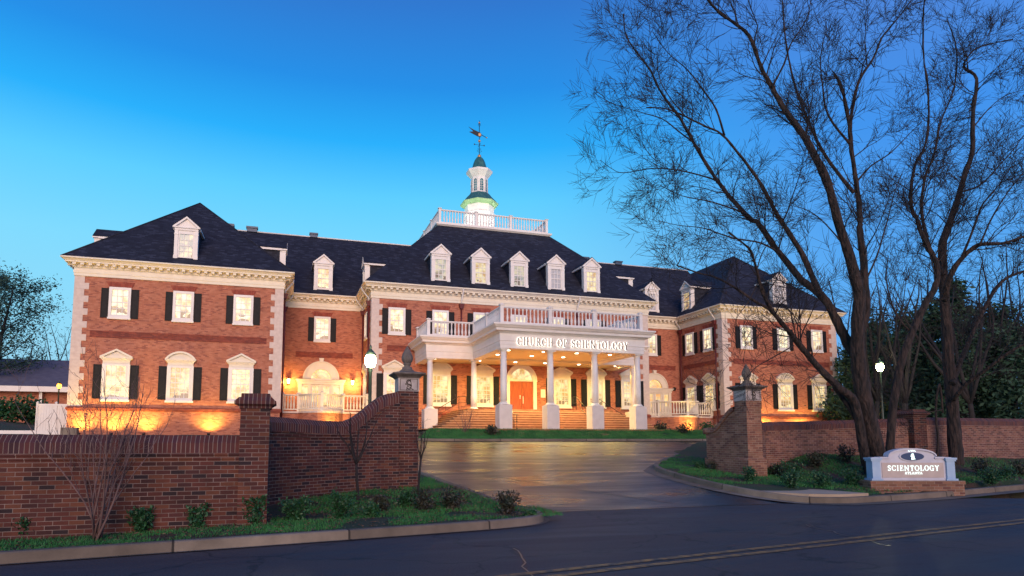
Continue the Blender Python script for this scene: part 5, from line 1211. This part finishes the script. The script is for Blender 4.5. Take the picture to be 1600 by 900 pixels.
def bare_bush(name, label, cat, x, y, z, stems, H_, spread_, seed, mt='twig_red', r=.018, kw=None, group=None, fork=.25, single=None):
    rg = random.Random(seed); t = thing(name, label, cat, (x, y, z), 0, group)
    tr = M(); limbs = []; b0 = Vector((x, y, z-.05))
    if single:
        top = b0+Vector((single[1], 0, single[0])); p, rr = grow(rg, b0, top-b0, single[0], r*1.2, 5, .04, .0); rr = [r*1.3-(r*.4)*i/5 for i in range(6)]; tr.tube(p, rr, 8); b0 = p[-1]
    for k in range(stems):
        a = 2*math.pi*k/stems+rg.uniform(-.4, .4); s_ = spread_*rg.uniform(.4, 1.1)
        d_ = Vector((math.cos(a)*s_, math.sin(a)*s_*.7, 1))
        p, rr = grow(rg, b0+Vector((rg.gauss(0, .03), rg.gauss(0, .03), 0))*(0 if single else 1), d_, (H_-(single[0] if single else 0))*rg.uniform(.75, 1.1), r*rg.uniform(.6, 1), 8, .10, .05)
        tr.tube(p, rr, 6); limbs.append((p, rr))
    tr.build('trunk', MAT[mt], t); m1, m2 = M(), M(); twigs(rg, limbs, m1, m2, **kw)
    m1.build('branches', MAT[mt], t); m2.build('twigs', MAT[mt], t)
    return t
bare_bush('crape_myrtle', 'leafless multi-stemmed bush with pale reddish stems against the long left wall', 'bush', -2.62, 10.70, .08, 13, 2.45, .36, 5, r=.019, kw=dict(per1=3.4, L1=.85, per2=4.2, L2=.36, per3=2.5, L3=.15, tmin=.22, up=.14, spread=.6, r3=.0028))
bare_bush('sapling', 'thin bare sapling in front of the curved wall, left of the gate pier', 'sapling', 1.45, 13.35, .2, 6, 1.95, .55, 6, mt='twig', r=.026, single=(.85, -.05), kw=dict(per1=3.2, L1=.55, per2=4.0, L2=.26, per3=3.0, L3=.12, tmin=.2, up=.12, spread=.7, r3=.0026), group='young bare saplings by the left gate pier')
bare_bush('sapling', 'thin bare sapling standing right in front of the left gate pier', 'sapling', 2.98, 14.75, .25, 5, 1.75, .45, 8, mt='twig', r=.022, single=(.85, .03), kw=dict(per1=3.0, L1=.5, per2=4.0, L2=.24, per3=3.0, L3=.12, tmin=.2, up=.12, spread=.7, r3=.0026), group='young bare saplings by the left gate pier')
bare_bush('bare_shrub', 'reddish bare shrub on the grass strip before the left columns', 'shrub', 9.1, 32.6, 1.75, 7, 1.9, .6, 9, r=.03, kw=dict(per1=3.0, L1=.6, per2=3.6, L2=.35, per3=3.0, L3=.18, tmin=.2, up=.1, spread=.8, r3=.006))
bare_bush('bare_shrub', 'pale flowering bare shrub before the right curved terrace', 'shrub', 30.6, 40.6, 1.9, 9, 1.7, .8, 10, mt='pink', r=.025, kw=dict(per1=3.0, L1=.55, per2=3.6, L2=.35, per3=3.0, L3=.18, tmin=.2, up=.1, spread=.9, r3=.008))
bare_bush('sapling', 'small pale young tree poking above the brick pier between the large trees', 'sapling', 25.6, 21.0, 1.2, 6, 2.9, .35, 13, mt='twig', r=.03, kw=dict(per1=3.0, L1=.6, per2=3, L2=.3, per3=2.0, L3=.15, tmin=.3, up=.15, spread=.6, r3=.005))

def shrub(label, x, y, r, h, seed, mt='leaf', n=420, group='evergreen shrubs in the planting beds', z=None, ls=.05, name='shrub', cat='shrub'):
    rg = random.Random(seed); z = H(x, y) if z is None else z
    t = thing(name, label, cat, (x, y, z), 0, group); s_ = M(); l_ = M()
    for k in range(9):
        a = rg.uniform(0, 6.28); p, rr = grow(rg, Vector((x, y, z-.03)), Vector((math.cos(a)*r/h*.9, math.sin(a)*r/h*.9, 1)), h*rg.uniform(.7, 1.05), .012, 5, .12, .08)
        s_.tube(p, rr, 4, False)
        for _ in range(n//9):
            b, d_, kk, f_ = along(p, rg.uniform(.12, 1)); q = b+perp(d_, rg)*abs(rg.gauss(0, r*.30))
            u = Vector((rg.gauss(0, 1), rg.gauss(0, 1), rg.gauss(.6, .8))).normalized(); v = perp(u, rg); s1 = ls*rg.uniform(.6, 1.4)
            l_.poly([q, q+u*s1*.5+v*s1*.28, q+u*s1*1.1, q+u*s1*.5-v*s1*.28])
    s_.build('stem', MAT['twig'], t); l_.build('leaves', MAT[mt], t)
SH = [
 # px, py of the foot, distance, radius, height, material, label
 (40, 851, 9.6, .13, .38, 'leaf', 'leftmost small green shrub at the foot of the long left wall'),
 (222, 832, 9.9, .17, .42, 'leaf', 'round green shrub by the left wall, right of the bare bush'),
 (308, 822, 10.2, .13, .42, 'leaf', 'narrow upright shrub by the left wall, next before the brick pier'),
 (397, 812, 10.4, .17, .46, 'leaf', 'green shrub directly in front of the brick pier'),
 (462, 806, 10.9, .17, .42, 'leaf', 'green shrub at the left end of the curved wall bed'),
 (534, 806, 11.1, .15, .48, 'leaf', 'taller green shrub at the foot of the thin sapling'),
 (580, 812, 11.4, .12, .24, 'leaf', 'small bright green shrub low in the bed before the curved wall'),
 (600, 790, 12.2, .16, .34, 'leaf_dark', 'dark reddish shrub mid-bed before the curved wall'),
 (636, 784, 12.9, .20, .30, 'leaf', 'wide green shrub in front of the gate pier base'),
 (662, 802, 12.3, .22, .42, 'leaf_dark', 'dark bushy shrub right of the gate pier, nearer of two'),
 (708, 788, 12.7, .26, .42, 'leaf_dark', 'wide dark shrub beside the left drive kerb'),
 (792, 800, 12.0, .20, .40, 'leaf_dark', 'dark shrub at the tip of the left bed by the drive mouth'),
 (829, 803, 11.6, .10, .12, 'leaf', 'tiny green tuft at the very corner of the left kerb'),
 (1172, 751, 18.0, .20, .42, 'leaf', 'small green shrub touching the tan gate pier base'),
 (1120, 722, 20.6, .28, .42, 'leaf_dark', 'dark shrub left of the tan gate pier'),
 (1092, 718, 21.0, .18, .22, 'leaf', 'low green shrub on the right island edge'),
 (1235, 722, 18.8, .36, .55, 'leaf', 'green shrub just right of the tan gate pier'),
 (1238, 750, 16.9, .26, .45, 'leaf', 'bright green shrub in the right bed nearest the paved slab'),
 (1284, 748, 17.2, .24, .42, 'leaf', 'green shrub in the middle of the right bed'),
 (1332, 742, 17.6, .26, .50, 'leaf', 'green shrub left of the big tree foot'),
 (1276, 712, 20.3, .30, .50, 'leaf_dark', 'dark shrub against the right wall, left of two'),
 (1322, 706, 20.8, .34, .60, 'leaf_dark', 'dark leafy shrub against the right wall, behind the big tree'),
 (1212, 716, 19.6, .28, .34, 'leaf_dark', 'low dark shrub at the left end of the right wall'),
 (1462, 706, 20.5, .34, .55, 'leaf_dark', 'reddish dark shrub left of the single trunk'),
 (1530, 700, 21.0, .32, .55, 'leaf_dark', 'reddish dark shrub right of the single trunk'),
 (1545, 732, 18.6, .24, .45, 'leaf', 'bright green shrub on the lawn right of the sign'),
 (1562, 718, 20.0, .34, .45, 'leaf', 'larger green shrub farther up the right lawn'),
 (1594, 712, 21.0, .30, .50, 'leaf_dark', 'dark shrub cut by the right edge of the picture'),
 (768, 686, 33.6, .40, .50, 'leaf_dark', 'dark shrub on the island strip before the left front column'),
 (1034, 678, 39.0, .6, .5, 'leaf_dark', 'dark low shrub at the left foot of the right terrace'),
 (1068, 680, 37.5, .55, .6, 'leaf_dark', 'dark shrub on the strip before the right terrace middle'),
 (1104, 672, 41.5, .5, .6, 'leaf', 'green shrub at the right end of the right terrace'),
]
for k, (px_, py_, D_, r_, h_, mt_, lb_) in enumerate(SH):
    p = at(px_, py_, D_); big = D_ > 30
    shrub(lb_, p.x, p.y, r_*1.3, h_*1.15, 100+k, mt_, 900 if not big else 420, z=max(H(p.x, p.y), 0) if p.y < 34 or p.x > 24.5 else 2.05, ls=.055 if not big else .12)

# ---- trees beyond
def leaf_tree(name, label, x, y, z, h, r, seed, mt, n=2600, ls=.55, shape='cone', trunk=.3, group='trees beyond the grounds', low=.12):
    rg = random.Random(seed); t = thing(name, label, 'tree', (x, y, z), 0, group)
    tr = M(); p, rr = grow(rg, Vector((x, y, z-.2)), Vector((0, 0, 1)), h*.93, trunk, 8, .03, 0); tr.tube(p, rr, 7); l_ = M(); nb = 46
    for k in range(nb):
        t_ = low+(1-low)*(k+rg.random())/nb; b, d_, _, _ = along(p, min(.999, t_)); a = rg.uniform(0, 6.28)
        R_ = r*((1-t_)**.7+.05 if shape == 'cone' else math.sqrt(max(.05, 1-((t_-.55)/.5)**2)))*rg.uniform(.6, 1.15)
        q, qr = grow(rg, b, Vector((math.cos(a), math.sin(a), .25 if shape == 'cone' else .7)), R_, trunk*.25*(1-t_)+.02, 5, .12, .02); tr.tube(q, qr, 4, False)
        for _ in range(n//nb):
            c, d2, _, _ = along(q, rg.uniform(.25, 1)**.8); c = c+Vector((rg.gauss(0, .10*R_+.12), rg.gauss(0, .10*R_+.12), rg.gauss(-.05, .28)))
            u = Vector((rg.gauss(0, 1), rg.gauss(0, 1), rg.gauss(0, .7))).normalized(); v = perp(u, rg); s1 = ls*rg.uniform(.35, 1.1)
            l_.poly([c, c+u*s1*.5+v*s1*.2, c+u*s1, c+u*s1*.5-v*s1*.2])
    tr.build('trunk', MAT['twig'], t); l_.build('crown', MAT[mt], t)
def far_bare(label, x, y, z, h, seed, nst=7, spread_=.5, r=.16, kw=None, name='bare_tree', group='trees beyond the grounds', sg_=(.22, 0)):
    return bare_bush(name, label, 'tree', x, y, z, nst, h, spread_, seed, mt='twig', r=r, single=(h*sg_[0], 0), kw=kw or dict(per1=.85, L1=h*.20, per2=1.1, L2=h*.10, per3=2.0, L3=h*.05, tmin=.15, up=.06, spread=.8, r3=.016), group=group)
p = at(2, 640, 62); leaf_tree('cedar_tree', 'large blue-green feathery tree at the left edge beyond the low building', p.x-1, p.y, 3.0, 15.0, 7.2, 31, 'leaf_blue', 14000, .34, 'round', .35, low=.22)
far_bare('bare tree just left of the wing corner, beyond the low building', at(88, 640, 80).x, at(88, 640, 80).y, 3.0, 13.5, 32)
far_bare('thin bare tree behind the left cedar', at(45, 640, 85).x, at(45, 640, 85).y, 3.0, 13, 33)
for k, (px_, py_, D_, r_, h_, lb_) in enumerate([(12, 660, 52, 1.6, 2.2, 'leafy bush by the neighbouring building, left of two'), (48, 660, 54, 1.8, 2.6, 'tall leafy bush by the neighbouring building, beside the white fence')]):
    p = at(px_, py_, D_); shrub(lb_, p.x, p.y, r_, h_, 300+k, 'leaf', 700, ls=.3, group='bushes by the neighbouring building')
BG = [
 (1345, 52, 8.0, 3.8, 'leaf_far', 'dark evergreen just right of the right wing corner'),
 (1385, 56, 10.5, 4.6, 'leaf_far', 'dark evergreen behind the yellow-green lamp post'),
 (1430, 50, 9.0, 4.6, 'leaf_far', 'broad dark evergreen beyond the capped brick pier'),
 (1462, 62, 12.0, 4.4, 'leaf_far', 'tall dark evergreen seen left of the single trunk'),
 (1505, 46, 12.6, 4.0, 'leaf_far', 'tallest dark evergreen, behind the single trunk'),
 (1545, 52, 10.0, 4.2, 'leaf_far', 'dark evergreen right of the single trunk'),
 (1590, 44, 8.5, 3.6, 'leaf_far', 'dark evergreen near the right edge'),
 (1640, 50, 11.5, 4.5, 'leaf_far', 'dark evergreen cut by the right edge'),
 (1405, 72, 11.5, 5.0, 'leaf_far', 'far evergreen mass behind the lamp post'),
 (1570, 74, 13.0, 6.0, 'leaf_far', 'far evergreen mass behind the dim house'),
]
for k, (px_, D_, h_, r_, mt_, lb_) in enumerate(BG):
    p = at(px_, 660, D_); leaf_tree('evergreen_tree', lb_, p.x, p.y, H(p.x, p.y)-.2, h_, r_*1.15, 400+k, mt_, 7500, .5, 'round' if k % 3 == 2 else 'cone', .25, low=.02)
for k, (px_, D_, h_, lb_) in enumerate([(1330, 62, 14, 'far bare tree by the right wing corner'), (1368, 44, 12, 'far bare tree left of the yellow-green lamp'), (1412, 42, 11.5, 'far bare tree right of the yellow-green lamp'), (1452, 56, 15.5, 'far bare tree between the pier and the single trunk'), (1522, 42, 12, 'far bare tree just right of the single trunk'), (1560, 48, 14.5, 'far bare tree over the dim house'), (1604, 50, 15, 'far bare tree at the right edge')]):
    p = at(px_, 660, D_); far_bare(lb_, p.x, p.y, H(p.x, p.y)-.2, h_, 500+k)

# ================================================================== grass
def grass_patch():
    rg = random.Random(77); m = M()
    def blade(x, y, z, h):
        a = rg.uniform(0, 6.28); w_ = .006+.004*rg.random(); lx, ly = rg.gauss(0, h*.4), rg.gauss(0, h*.4)
        dx, dy = math.cos(a)*w_, math.sin(a)*w_
        m.v += [(x-dx, y-dy, z-.01), (x+dx, y+dy, z-.01), (x+lx, y+ly, z+h)]; b = len(m.v)-3; m.f.append((b, b+1, b+2))
    def ok(x, y): return y > yk(x)+.22 and not inside(dp, x, y) and not inside(walk_poly, x, y)
    def edge_ok(x, y):
        return ok(x, y) and ok(x+.2, y) and ok(x-.2, y) and ok(x, y-.2) and ok(x, y+.2)
    from mathutils import noise
    for (x0, x1, y0, y1, n, hh) in ((-5, 5, 9, 12.2, 42000, .05), (0, 5, 12, 17, 30000, .06), (11.2, 21, 12.3, 17.8, 56000, .06), (20, 36, 13, 19, 26000, .07), (11.4, 15, 17.5, 22, 12000, .06), (6.2, 30, 30.8, 33.7, 80000, .11)):
        for _ in range(n):
            x, y = rg.uniform(x0, x1), rg.uniform(y0, y1)
            if y < 12 and y > 11.2 and x < -.2: continue
            if 11.5 < x < 13.75 and y < 15.2 and y < 15.3-(x-11.4)*.6 and y < 14.9: continue
            if noise.noise(Vector((x*1.1, y*1.1, 3))) < (-.30 if y < 29 else -.6)+.2*rg.random(): continue
            if not edge_ok(x, y): continue
            blade(x, y, H(x, y), hh*rg.uniform(.4, 1.4))
    o = m.build('grass', MAT['grass']); setp(o, kind='stuff')
grass_patch()

# fallen leaves and bark chips lying in the beds
def litter():
    rg = random.Random(5); m = M()
    for (x0, x1, y0, y1, n) in ((-5, 5, 9.2, 12.4, 2600), (0, 4.8, 12, 15.6, 2600), (14, 21, 12.6, 18, 4200), (20, 34, 13.5, 18, 2600), (11.5, 14, 15, 18, 500), (2.5, 14, 9.9, 12.0, 0)):
        for _ in range(n):
            x, y = rg.uniform(x0, x1), rg.uniform(y0, y1)
            if y < yk(x)+.25 or inside(dp, x, y) or (y > 11.2 and x < -.3): continue
            z = H(x, y)+.03; a = rg.uniform(0, 6.28); s_ = rg.uniform(.015, .04); c, d = math.cos(a)*s_, math.sin(a)*s_
            m.poly([(x-c, y-d, z), (x+d*.5, y-c*.5, z+rg.uniform(0, .02)), (x+c, y+d, z+rg.uniform(0, .015)), (x-d*.5, y+c*.5, z+rg.uniform(0, .02))])
    o = m.build('leaf_litter', MAT['litter']); setp(o, kind='stuff')
MAT['litter'] = noisy('fallen_leaves', (.05, .028, .02), (.20, .12, .075), 6, .9)
litter()
